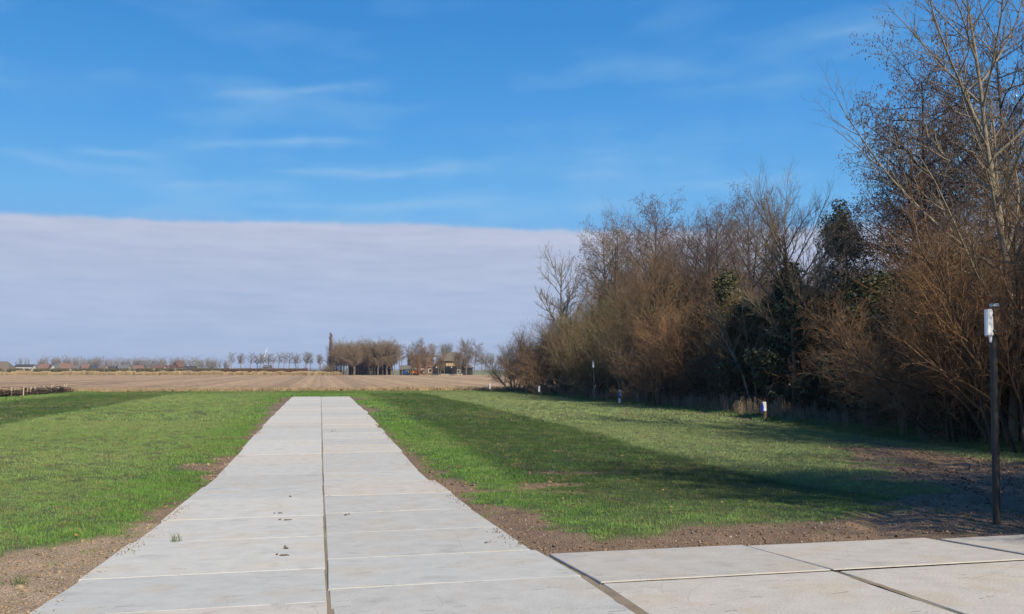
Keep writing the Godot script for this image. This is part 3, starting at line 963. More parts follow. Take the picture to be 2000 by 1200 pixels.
	var dark := leafy(137, 6.0, 2.4, 14000, 0.09, 0.02)

	var russet := [M.bark_dark, M.bark_russet, M.twig_russet]
	var orange := [M.bark_dark, M.bark_russet, M.twig_orange]
	var olive := [M.bark_grey, M.bark_olive, M.twig_olive]
	var brown := [M.bark_dark, M.bark_brown, M.twig_brown]
	var plum := [M.bark_dark, M.bark_brown, M.twig_plum, M.cone]
	var pale := [M.bark_pale, M.bark_pale, M.twig_pale, M.bud]
	var green := [M.bark_dark, M.bark_dark, M.leaf]
	rng.seed = 5150
	var V := func(k: float) -> Vector3: return Vector3(k, k, k)
	# --- trees one can tell apart: [kind, meshes, materials, column, depth, scale, turn, label]
	var list := [
		["poplar_tree", aspen, pale, 1972, 23.5, 0.97, 0.4, "tall pale-barked poplar with rising limbs above the russet shrubs"],
		["alder_tree", al1, plum, 1806, 34.0, 1.02, 1.0, "dark alder full of purplish catkins standing just behind the tall poplar's limbs"],
		["alder_tree", al2, plum, 1930, 37.0, 1.05, 2.3, "hazy alder seen through the crown of the tall pale poplar"],
		["maple_tree", vase, [M.trunk_tan, M.bark_olive, M.twig_pale], 1547, 37.5, 0.93, 0.0, "bare tree with sunlit orange trunk and a fan of fine pale twigs"],
		["ivy_clad_tree", ivy, green, 1655, 41.0, 1.0, 0.7, "dark green ivy-clad tree beside the fan-crowned bare tree"],
		["ash_tree", ash, pale, 1100, 73.0, 0.98, 0.9, "slender bare ash with upcurved stout twigs outlined against the cloud bank"],
		["alder_tree", al2, plum, 1185, 71.0, 1.06, 0.3, "purplish alder top rising just beside the slender ash"],
		["bushy_tree", bushy, olive, 1245, 65.0, 1.32, 1.4, "olive-tan bushy tree between the purplish alder and the russet thicket"],
		["bushy_tree", bushy2, [M.bark_grey, M.bark_olive, M.twig_brown], 1345, 58.0, 1.36, 2.2, "tallest rounded brown-topped tree in the middle of the wood"],
		["bushy_tree", bushy, [M.bark_dark, M.bark_brown, M.twig_plum], 1425, 52.0, 1.28, 4.0, "greyish purple bushy tree between the round brown top and the fan-crowned tree"],
		["birch_tree", birch, [M.bark_pale, M.bark_pale, M.twig_russet], 1470, 40.0, 0.95, 3.4, "leaning pale-stemmed birch arching out of the russet thicket"],
		["russet_shrub", s2, russet, 1312, 50.0, 1.62, 0.5, "large russet shrub glowing in sun below the tall brown-topped tree"],
		["russet_shrub", s1, orange, 1400, 45.5, 1.25, 1.7, "orange-brown shrub in the thicket under the leaning birch"],
		["olive_shrub", s2, olive, 1238, 52.0, 1.30, 2.7, "broad olive shrub behind the short post with two white tubes"],
		["olive_shrub", s1, olive, 1165, 58.5, 1.28, 3.9, "tan shrub rising behind the slender tall post"],
		["russet_shrub", s3, russet, 1098, 67.0, 1.0, 5.1, "low russet shrub at the foot of the slender ash"],
		["brown_shrub", s2, brown, 1042, 76.0, 1.05, 0.2, "brown shrub beyond the second white-capped post"],
		["olive_shrub", s1, olive, 1005, 82.0, 0.98, 1.1, "last olive-grey shrub of the wood, overhanging the ploughed field"],
		["russet_shrub", s3, brown, 1285, 46.0, 0.85, 2.0, "low dark brown shrub in front of the big russet shrub"],
		["brown_shrub", s3, brown, 1445, 42.5, 0.7, 2.9, "low dark shrub behind the post with the blue bottle"],
		["brown_shrub", s1, brown, 1588, 40.5, 0.55, 3.3, "dim brown shrub at the foot of the sunlit orange trunk"],
		["brown_shrub", s3, brown, 1650, 38.0, 0.55, 4.4, "dim shrub below the ivy-clad tree at the wood's edge"],
		["orange_shrub", s1, orange, 1868, 25.0, 1.12, 0.8, "bright orange-twigged shrub in front of the dark alder"],
		["orange_shrub", s2, orange, 1985, 22.0, 1.25, 2.6, "tall orange-twigged shrub round the poplar's foot"],
		["orange_shrub", s3, [M.bark_olive, M.bark_olive, M.twig_orange], 1836, 29.5, 1.05, 4.9, "shrub throwing long pale arching branches towards the ivy-clad tree"],
		["holly_bush", dark, green, 1612, 40.5, 0.85, 1.3, "dark evergreen bush just beyond the sunlit orange trunk"],
		["holly_bush", dark, green, 1690, 38.5, 0.95, 2.1, "dark evergreen bush filling the deep gap below the ivy-clad tree"],
		["holly_bush", dark, green, 1752, 37.0, 0.95, 3.7, "dark evergreen bush between the gap and the orange-twigged shrubs"],
		["holly_bush", dark, green, 1490, 44.0, 0.75, 0.4, "dark evergreen bush deep behind the post with white box"],
		["brown_shrub", s2, brown, 1752, 35.0, 0.6, 5.6, "dark shrub in the deep gap beside the orange-twigged shrubs"],
	]
	for e in list:
		var pos := spot(e[3], e[4])
		var cat := "tree" if String(e[0]).contains("tree") else "shrub"
		plant(e[0], e[1], e[2], pos, e[6], V.call(e[5]), e[7], cat)
	for e in [[1796, 38.0, 0.9, "alder closest to the ivy-clad tree, its catkins dark against blue sky"], [1868, 39.0, 1.1, "alder between the two purplish ones, partly behind the poplar's limb"], [1990, 31.0, 1.05, "alder at the very edge beyond the poplar's trunk"]]:
		plant("alder_tree", al1 if e[0] != 1868 else al2, plum, spot(e[0], e[1]), rf(0, 6), V.call(e[2]), e[3], "tree")
	# --- the inside of the wood: rows that merge behind the edge
	var deep := [s1, s2, s3]
	var tones := [brown, olive, russet, brown]
	for k in 40:
		var t := 20.0 + 62.0 * (k + rf(0, 0.8)) / 40.0
		var s := rf(19.6, 23.5)
		if t > 25.0 and t < 40.0: s += 4.5
		var p := w3(s, t, 0.0)
		p.y = land(s, t)
		plant("thicket_shrub", deep[k % 3], tones[k % 4], p, rf(0, 6), V.call(rf(0.9, 1.25)), "bare shrub lost in the dense dark thicket behind the wood's edge", "shrub", "shrubs inside the wood")
	var rear := [bushy, bushy2, bushy, al2]
	var rear_t := [olive, brown, [M.bark_dark, M.bark_brown, M.twig_plum], plum]
	for k in 44:
		var t := 22.0 + 58.0 * (k + rf(0, 0.8)) / 44.0
		var s := rf(21.5, 32.0)
		var p := w3(s, t, 0.0)
		p.y = land(s, t)
		plant("rear_tree", rear[k % 4], rear_t[k % 4], p, rf(0, 6), V.call(rf(0.85, 1.05) * knots(t, [[22.0, 0.95], [28.0, 0.75], [40.0, 0.68], [46.0, 0.86], [54.0, 1.0], [64.0, 1.08], [72.0, 0.9], [80.0, 0.65]])), "bare tree standing deep inside the wood, half hidden by nearer growth", "tree", "trees inside the wood")
	for k in 17:  # evergreens added behind the front row to block diffuse light
		var t := 21.0 + k * 3.4
		var s := rf(19.6, 23.0)
		var p := w3(s, t, 0.0)
		p.y = land(s, t)
		plant("holly_bush", dark, green, p, rf(0, 6), Vector3(1, rf(0.8, 1.15), 1), "dark evergreen bush added to block light inside the wood", "shrub", "evergreen bushes added inside the wood")
	# --- the wood goes on beside the camera; its shadow lies over headland and lawn
	for e in [[10.0, 9.0, bushy2, olive, 1.05], [9.3, 7.6, s2, brown, 1.1], [10.6, 10.2, s1, brown, 1.2], [11.4, 11.2, bushy, brown, 0.9], [9.9, 8.9, ivy, green, 0.8], [12.0, 7.0, al1, plum, 0.9], [15.5, 12.0, bushy, olive, 1.1], [17.5, 17.0, bushy2, brown, 1.0], [18.5, 15.0, al2, plum, 1.0], [19.5, 19.5, bushy, brown, 1.1], [17.5, 20.5, dark, green, 1.2], [20.5, 23.5, bushy2, olive, 1.1], [18.5, 24.5, dark, green, 1.2], [22.5, 20.0, bushy2, brown, 1.1], [22.0, 27.0, bushy, brown, 1.2], [16.6, 22.0, dark, green, 0.9], [24.5, 24.0, al1, plum, 1.0], [13.5, 9.5, dark, green, 1.1]]:
		var p := Vector3(e[0], ground_at(e[0], e[1]), -e[1])
		plant("roadside_tree", e[2], e[3], p, rf(0, 6), V.call(e[4]), "bare tree of the wood's near end that shades the headland", "tree", "trees shading the headland")
	# dry stalks and dead leaves along the wood's foot
	var b := Buf.new()
	rng.seed = 640
	for k in 9:
		var p := rv() * 0.14
		p.y = 0.0
		var q := p + Vector3(rf(-0.12, 0.12), rf(0.5, 1.0), rf(-0.12, 0.12))
		tube(b, PackedVector3Array([p, p.lerp(q, 0.6) + rv() * 0.03, q]), PackedFloat32Array([0.008, 0.006, 0.01]), 3)
	var xf := []
	var co := PackedColorArray()
	for k in 900:
		var t := rf(18.0, 82.0)
		var s := 17.4 + absf(rng.randfn(0.0, 0.8))
		if t < 27.0 and rng.randf() < 0.7: continue
		xf.append(Transform3D(Basis(Vector3.UP, rf(0, 6)).scaled(Vector3.ONE * rf(0.2, 0.75) * (1.0 + 0.6 * n_mid.get_noise_1d(t * 5.0))), w3(s, t, land(s, t))))
		co.append(Color(0.29, 0.22, 0.15) * rf(0.6, 1.2))
	tag(scatter("dry_stalks", b.mesh(), M.tinted, xf, co), "dry grey-brown stalks along the foot of the wood", "dry grass")


# ------------------------------------------------------------------ posts along the wood
func bottle(parent: Node3D, at: Vector3, h: float, m: Material) -> void:
	var b := Buf.new()
	var r := h * 0.17
	var prof := [[0.0, 0.86], [0.02, 1.0], [0.62, 1.0], [0.72, 0.9], [0.82, 0.42], [0.86, 0.36], [0.95, 0.36]]
	var pts := PackedVector3Array()
	var rad := PackedFloat32Array()
	for e in prof:
		pts.append(at + Vector3(0, e[0] * h, 0)); rad.append(e[1] * r)
	tube(b, pts, rad, 14, true)
	var o := part("bottle", b.mesh(), m, parent)
	var c := Buf.new()
	pole(c, at + Vector3(0, 0.94 * h, 0), at + Vector3(0, 1.02 * h, 0), r * 0.44, r * 0.42, 12)
	part("cap", c.mesh(), M.black, o)

func tube_box(parent: Node3D, called: String, at: Vector3, sz: Vector3, m: Material) -> MeshInstance3D:
	var b := Buf.new()
	box(b, at, sz, 0.02)
	return part(called, b.mesh(), m, parent)

func build_posts() -> void:
	# tall pole beside the side apron, with a white dispenser tube on a brown board
	var p := spot(1933, 10.4)
	var o := base("tall_post", p, 0.0)
	o.scale = Vector3.ONE * 0.95
	o.rotation.z = -0.022
	var b := Buf.new()
	pole(b, Vector3(0, -0.3, 0), Vector3(0, 2.62, 0), 0.046, 0.042, 14)
	part("pole", b.mesh(), M.metal_dark, o)
	b = Buf.new()
	box(b, Vector3(0.012, 2.52, 0.06), Vector3(0.095, 0.34, 0.03), 0.006)
	part("backing_board", b.mesh(), M.wood_brown, o)
	b = Buf.new()
	box(b, Vector3(0.02, 2.725, 0.0), Vector3(0.10, 0.05, 0.09), 0.015)
	var cap := part("cap", b.mesh(), M.grey_plastic, o)
	b = Buf.new()
	box(b, Vector3(-0.088, 2.50, 0.06), Vector3(0.085, 0.34, 0.075), 0.014)
	var tb := part("white_dispenser", b.mesh(), M.white_plastic, o)
	b = Buf.new()
	tube(b, PackedVector3Array([Vector3(-0.07, 2.335, 0.06), Vector3(-0.07, 2.29, 0.06), Vector3(-0.07, 2.255, 0.06)]), PackedFloat32Array([0.02, 0.017, 0.012]), 10, true)
	part("spout", b.mesh(), M.white_plastic, tb)
	b = Buf.new()
	for q in 2:
		box(b, Vector3(-0.04, 2.40 + q * 0.2, 0.085), Vector3(0.05, 0.03, 0.03), 0.004)
		pole(b, Vector3(0.02, 2.40 + q * 0.2, 0.074), Vector3(0.02, 2.40 + q * 0.2, 0.085), 0.009, 0.009, 8)
	part("bracket", b.mesh(), M.black, o)
	tag(o, "tall dark metal post carrying a white dispenser beside the side slabs", "post")

	# slender tall post further along
	o = base("tall_post", spot(1160, 54.0), 0.0)
	b = Buf.new()
	pole(b, Vector3(0, -0.3, 0), Vector3(0, 2.3, 0), 0.045, 0.04, 10)
	part("pole", b.mesh(), M.metal_grey, o)
	b = Buf.new()
	box(b, Vector3(0.03, 2.22, 0.05), Vector3(0.09, 0.36, 0.03), 0.006)
	part("backing_board", b.mesh(), M.wood_rust, o)
	b = Buf.new()
	tube(b, PackedVector3Array([Vector3(-0.06, 2.06, 0.08), Vector3(-0.06, 2.08, 0.08), Vector3(-0.06, 2.46, 0.08), Vector3(-0.06, 2.48, 0.08)]), PackedFloat32Array([0.05, 0.065, 0.065, 0.055]), 14, true)
	part("white_tube", b.mesh(), M.white_plastic, o)
	tag(o, "slender tall grey post with white tube in front of the tan shrub", "post")

	# short post with two white tubes and a blue bottle
	o = base("short_post", spot(1211, 48.0), 0.1)
	b = Buf.new()
	box(b, Vector3(0.10, 0.22, -0.03), Vector3(0.08, 0.72, 0.06), 0.008)
	part("stake", b.mesh(), M.wood_grey, o)
	b = Buf.new()
	pole(b, Vector3(-0.03, 0.43, 0.06), Vector3(-0.03, 0.79, 0.06), 0.075, 0.075, 14)
	part("white_tube", b.mesh(), M.white_plastic, o)
	b = Buf.new()
	pole(b, Vector3(-0.05, 0.09, 0.06), Vector3(-0.05, 0.36, 0.06), 0.07, 0.07, 14)
	part("white_tube", b.mesh(), M.white_plastic, o)
	b = Buf.new()
	pole(b, Vector3(-0.04, 0.355, 0.06), Vector3(-0.04, 0.435, 0.06), 0.08, 0.08, 14)
	pole(b, Vector3(-0.01, -0.1, 0.06), Vector3(-0.01, 0.10, 0.06), 0.04, 0.04, 10)
	part("black_collar", b.mesh(), M.black, o)
	bottle(o, Vector3(-0.115, 0.43, 0.11), 0.30, M.blue)
	tag(o, "short grey stake with two stacked white tubes and a blue bottle", "post")

	# short post with white box and blue bottle
	o = base("short_post", spot(1490, 33.5), 0.15)
	b = Buf.new()
	box(b, Vector3(0.06, 0.14, -0.02), Vector3(0.065, 0.72, 0.05), 0.008)
	part("stake", b.mesh(), M.wood_red, o)
	b = Buf.new()
	pole(b, Vector3(-0.02, -0.1, 0.03), Vector3(-0.02, 0.42, 0.03), 0.014, 0.014, 8)
	box(b, Vector3(-0.03, 0.16, 0.03), Vector3(0.05, 0.03, 0.03), 0.005)
	part("thin_rod", b.mesh(), M.metal_grey, o)
	b = Buf.new()
	box(b, Vector3(-0.03, 0.57, 0.06), Vector3(0.155, 0.36, 0.10), 0.018)
	var wb := part("white_box", b.mesh(), M.white_plastic, o)
	b = Buf.new()
	box(b, Vector3(0.07, 0.56, 0.05), Vector3(0.03, 0.20, 0.04), 0.006)
	part("latch", b.mesh(), M.black, wb)
	bottle(o, Vector3(-0.125, 0.39, 0.11), 0.33, M.blue)
	tag(o, "short reddish stake with a white box and blue bottle before the dark thicket", "post")

	# two white-capped short posts towards the field
	for e in [[1053, 62.5, "white-topped short post between the slender post and the last one"], [957, 73.6, "farthest-off white-topped short post, standing against the ploughed field"]]:
		o = base("short_post", spot(e[0], e[1]), 0.0)
		b = Buf.new()
		box(b, Vector3(0.09, 0.14, -0.03), Vector3(0.08, 0.62, 0.06), 0.008)
		part("stake", b.mesh(), M.wood_grey, o)
		b = Buf.new()
		pole(b, Vector3(-0.02, 0.36, 0.05), Vector3(-0.03, 0.76, 0.05), 0.08, 0.085, 14)
		part("white_tube", b.mesh(), M.white_plastic, o)
		b = Buf.new()
		box(b, Vector3(-0.11, 0.56, 0.05), Vector3(0.03, 0.36, 0.10), 0.006)
		part("shade_strip", b.mesh(), M.metal_dark, o)  # dark strip added to stand for the shaded left side of the tube
		tag(o, e[2], "post")


# ------------------------------------------------------------------ dead hedge and birds
func build_dead_hedge() -> void:
	rng.seed = 3003
	var o := base("dead_hedge", Vector3.ZERO)
	tag(o, "low dead hedge of stacked branches between a row of pale stakes", "hedge")
	var a := Vector3(-34.3, -0.38, -54.0)
	var z := Vector3(-37.9, -0.40, -75.0)
	var dir := (z - a).normalized()
	var ln := a.distance_to(z)
	var perp := dir.cross(Vector3.UP)
	var stake_shape := Buf.new()
	tube(stake_shape, PackedVector3Array([Vector3(0, -0.2, 0), Vector3(0.01, 0.5, 0), Vector3(0, 1.0, 0.01)]), PackedFloat32Array([0.05, 0.048, 0.044]), 7, true)
	var sm := stake_shape.mesh()
	for k in 24:
		for q in 1:
			var p: Vector3 = a + dir * ln * (k + rf(0.2, 0.7)) / 24.0 + perp * rf(-0.3, 0.3)
			var m := part("stake", sm, M.stake, o)
			m.position = p
			m.scale.y = rf(0.6, 0.85)
			m.rotation = Vector3(rf(-0.06, 0.06), rf(0, 6), rf(-0.06, 0.06))
	var shapes := []
	for k in 6:
		var b := Buf.new()
		var pts := PackedVector3Array()
		var rad := PackedFloat32Array()
		var p := Vector3(-1.1, 0, 0)
		for j in 6:
			pts.append(p); rad.append(lerpf(0.035, 0.016, j / 5.0))
			p += Vector3(0.44, rf(-0.09, 0.09), rf(-0.09, 0.09))
		tube(b, pts, rad, 5, true)
		for j in 3:
			var q := pts[j + 2]
			tube(b, PackedVector3Array([q, q + Vector3(rf(0.2, 0.6), rf(-0.15, 0.25), rf(-0.2, 0.2))]), PackedFloat32Array([0.014, 0.007]), 4)
		shapes.append(b.mesh())
	for k in 280:
		var m := part("branch", shapes[k % 6], [M.bark_dark, M.bark_brown, M.bark_grey, M.bark_russet][rng.randi() % 4], o)
		var u := rf(0.03, 0.97)
		m.position = a + dir * ln * u + perp * rf(-0.3, 0.3) + Vector3(0, pow(rng.randf(), 0.8) * 0.5, 0)
		m.rotation = Vector3(rf(0, 6), 0, 0)
		m.basis = Basis.looking_at(perp + dir * rf(-0.1, 0.1) + Vector3(0, rf(-0.12, 0.12), 0)) * Basis(Vector3.RIGHT, rf(0, 6))

func build_birds() -> void:
	var i := 0
	for e in [[651, 84.0, 0.3, "small black and white bird standing on grass past the track's end"], [667, 78.5, 2.5, "black and white bird closest to the track's end"]]:
		var o := base("bird", spot(e[0], e[1]), e[2])
		var b := Buf.new()
		tube(b, PackedVector3Array([Vector3(-0.20, 0.17, 0), Vector3(-0.14, 0.175, 0), Vector3(-0.06, 0.17, 0), Vector3(0.03, 0.175, 0), Vector3(0.09, 0.20, 0), Vector3(0.115, 0.245, 0), Vector3(0.135, 0.275, 0), Vector3(0.165, 0.28, 0), Vector3(0.185, 0.275, 0), Vector3(0.225, 0.268, 0)]), PackedFloat32Array([0.012, 0.03, 0.058, 0.065, 0.05, 0.03, 0.032, 0.026, 0.008, 0.002]), 10, true)
		for q in 2:
			var z := -0.022 if q else 0.022
			tube(b, PackedVector3Array([Vector3(0.0, 0.15, z), Vector3(-0.012, 0.07, z), Vector3(0.0, 0.0, z), Vector3(0.035, -0.003, z)]), PackedFloat32Array([0.016, 0.005, 0.005, 0.003]), 5)
		part("body", b.mesh(), M.black, o)
		b = Buf.new()
		tube(b, PackedVector3Array([Vector3(-0.08, 0.14, 0), Vector3(0.0, 0.132, 0), Vector3(0.07, 0.15, 0)]), PackedFloat32Array([0.02, 0.045, 0.022]), 8, true)
		part("belly_plumage", b.mesh(), M.white_plastic, o)
		tag(o, e[3], "bird")


# ------------------------------------------------------------------ far buildings
func gable_house(called: String, label: String, p: float, d: float, ln: float, wd: float, hw: float, hr: float, turn: float, wall: Material, roof: Material, n_win: int, chim: bool, cat := "house") -> Node3D:
	# ridge along local x; the long side with windows faces local +z
	var o := base(called, Vector3(px(p, d), -0.6, -d), turn)
	var b := Buf.new()
	var hl := ln * 0.5
	var hd := wd * 0.5
	poly(b, [Vector3(-hl, 0, hd), Vector3(-hl, hw, hd), Vector3(hl, hw, hd), Vector3(hl, 0, hd)])
	poly(b, [Vector3(hl, 0, -hd), Vector3(hl, hw, -hd), Vector3(-hl, hw, -hd), Vector3(-hl, 0, -hd)])
	poly(b, [Vector3(hl, 0, hd), Vector3(hl, hw, hd), Vector3(hl, hr - 0.12, 0), Vector3(hl, hw, -hd), Vector3(hl, 0, -hd)])
	poly(b, [Vector3(-hl, 0, -hd), Vector3(-hl, hw, -hd), Vector3(-hl, hr - 0.12, 0), Vector3(-hl, hw, hd), Vector3(-hl, 0, hd)])
	part("wall", b.mesh(), wall, o)
	b = Buf.new()
	var ov := 0.35
	var k := (hr - hw) / hd
	slabpoly(b, [Vector3(-hl - ov, hw - k * ov + 0.12, hd + ov), Vector3(-hl - ov, hr + 0.12, 0), Vector3(hl + ov, hr + 0.12, 0), Vector3(hl + ov, hw - k * ov + 0.12, hd + ov)], 0.2)
	slabpoly(b, [Vector3(hl + ov, hw - k * ov + 0.12, -hd - ov), Vector3(hl + ov, hr + 0.12, 0), Vector3(-hl - ov, hr + 0.12, 0), Vector3(-hl - ov, hw - k * ov + 0.12, -hd - ov)], 0.2)
	var rm := part("roof", b.mesh(), roof, o)
	if chim:
		b = Buf.new()
		box(b, Vector3(hl * 0.55, hr + 0.3, 0), Vector3(0.6, 1.2, 0.6), 0.04)
		part("chimney", b.mesh(), M.brick, rm)
	for q in n_win:
		var x := lerpf(-hl, hl, (q + 0.5) / n_win)
		window(o, Vector3(x, hw * 0.55, hd), Vector2(minf(1.3, ln / n_win * 0.4), hw * 0.4), 0.0)
	window(o, Vector3(hl, hw * 0.55, 0), Vector2(wd * 0.22, hw * 0.42), PI * 0.5)
	window(o, Vector3(-hl, hw * 0.55, 0), Vector2(wd * 0.22, hw * 0.42), -PI * 0.5)
	b = Buf.new()
	box(b, Vector3(hl * 0.12, 1.0, hd + 0.02), Vector3(0.95, 2.0, 0.08), 0.02)
	part("door", b.mesh(), M.door, o)
	tag(o, label, cat)
	return o

func window(o: Node3D, at: Vector3, s: Vector2, turn: float, frame: Material = null, glass: Material = null) -> void:
	var bas := Basis(Vector3.UP, turn)
	var b := Buf.new()
	var t := minf(0.12, s.x * 0.12)
	for e in [[Vector3(0, s.y * 0.5, 0.05), Vector3(s.x + t, t, 0.1)], [Vector3(0, -s.y * 0.5, 0.06), Vector3(s.x + t, t, 0.12)], [Vector3(-s.x * 0.5, 0, 0.05), Vector3(t, s.y - t, 0.1)], [Vector3(s.x * 0.5, 0, 0.05), Vector3(t, s.y - t, 0.1)]]:
		box(b, at + bas * e[0], e[1], 0.0, bas)
	var f := part("window", b.mesh(), frame if frame else M.frame, o)
	b = Buf.new()
	box(b, at + bas * Vector3(0, 0, 0.02), Vector3(s.x - t, s.y - t, 0.04), 0.0, bas)
	part("pane", b.mesh(), glass if glass else M.glass, f)

func build_village() -> void:
	var d := 590.0
	# white terrace with a flat-looking dark roof
	gable_house("terraced_house", "long white terrace with dark low roof next to the thatched roof", 53, 600, 12.5, 7, 4.2, 5.6, 0.05, M.white_wall, M.roof_dark, 6, false)
	gable_house("village_house", "small white gabled house between the white terrace and a red roof", 75, d, 5.5, 5.0, 2.6, 5.6, 1.4, M.white_wall, M.roof_grey, 1, false)
	gable_house("village_house", "red-roofed house with dark front beside the small white gable", 90, d, 6.2, 7, 2.6, 5.9, 0.0, M.brick_dark, M.roof_red, 3, true)
	gable_house("village_house", "white gable-end house just before the longest red roof", 110, d - 10, 4.6, 4.6, 2.8, 5.6, 1.5, M.white_wall, M.roof_grey, 1, false)
	gable_house("village_house", "longest red roof in the village with a white gable end", 132, d, 8.6, 8, 2.9, 6.3, 0.12, M.white_wall, M.roof_red, 4, true)
	gable_house("village_house", "low dark house with a grey roof right after the longest red roof", 152, d, 4.0, 5, 2.4, 4.6, 0.0, M.brick_dark, M.roof_grey, 2, false)
	gable_house("village_house", "red roof with dark front in the middle of the village", 171, d, 4.6, 7, 2.6, 5.9, 0.0, M.brick_dark, M.roof_red, 2, false)
	gable_house("village_house", "house with a dark bluish roof next to the middle red roof", 188, d, 4.4, 6, 2.2, 5.0, 0.1, M.brick_dark, M.roof_blue, 2, false)
	gable_house("village_house", "grey-brown roofed house beside the bluish roof", 203, d, 4.6, 6, 2.3, 5.2, -0.1, M.cream_wall, M.roof_brown, 2, false)
	gable_house("village_house", "low black shed in the gap of the village row", 222, d, 4.4, 5, 2.2, 4.2, 0.0, M.black_wood, M.roof_dark, 0, false, "shed")
	gable_house("village_house", "cream-walled house with plain grey roof", 247, d, 4.8, 6, 2.9, 5.4, 0.0, M.cream_wall, M.roof_grey, 3, false)
	gable_house("village_house", "house with an orange-red roof over cream walls", 273, d, 6.0, 6, 2.6, 5.0, 0.05, M.cream_wall, M.roof_red, 3, false)
	gable_house("bungalow", "long white bungalow with a low reddish roof", 311, d, 8.4, 7, 3.2, 4.7, 0.0, M.white_wall, M.roof_rust, 5, false)
	gable_house("village_house", "small brick house touching the white bungalow", 328, d + 6, 3.4, 5, 3.0, 5.2, 0.0, M.brick, M.roof_rust, 1, false)
	gable_house("village_house", "tall red brick house with steep gable at the village end", 349, d, 5.4, 5.0, 4.0, 7.2, 1.2, M.brick, M.roof_rust, 2, true)
	gable_house("farm_shed", "long low dark barn closing the village row", 372, d, 7.0, 6, 2.4, 4.4, 0.0, M.black_wood, M.roof_dark, 2, false, "shed")
	gable_house("farm_shed", "grey barn standing under the poplar row", 523, 640, 4.4, 8, 4.0, 5.6, 0.0, M.grey_wood, M.roof_grey, 0, false, "shed")
	# thatched roof at the picture's edge
	var o := base("thatched_barn", Vector3(px(-30, 330), -0.6, -330), 0.16)
	var b := Buf.new()
	box(b, Vector3(0, 0.75, 0), Vector3(21, 1.5, 9), 0.0)
	part("wall", b.mesh(), M.brick_dark, o)
	b = Buf.new()
	slabpoly(b, [Vector3(-11, 1.2, 5.2), Vector3(-9, 5.3, 0), Vector3(8.2, 5.3, 0), Vector3(11.6, 1.2, 5.2)], 0.35)
	slabpoly(b, [Vector3(11.6, 1.2, -5.2), Vector3(8.2, 5.3, 0), Vector3(-9, 5.3, 0), Vector3(-11, 1.2, -5.2)], 0.35)
	slabpoly(b, [Vector3(11.6, 1.2, 5.2), Vector3(8.2, 5.3, 0), Vector3(11.6, 1.2, -5.2)], 0.35)
	part("roof", b.mesh(), M.thatch, o)
	b = Buf.new()
	box(b, Vector3(10.52, 0.7, 1.0), Vector3(0.08, 1.4, 1.2), 0.0)
	part("door", b.mesh(), M.black_wood, o)
	tag(o, "low thatched barn with hipped roof at the edge of the village", "barn")

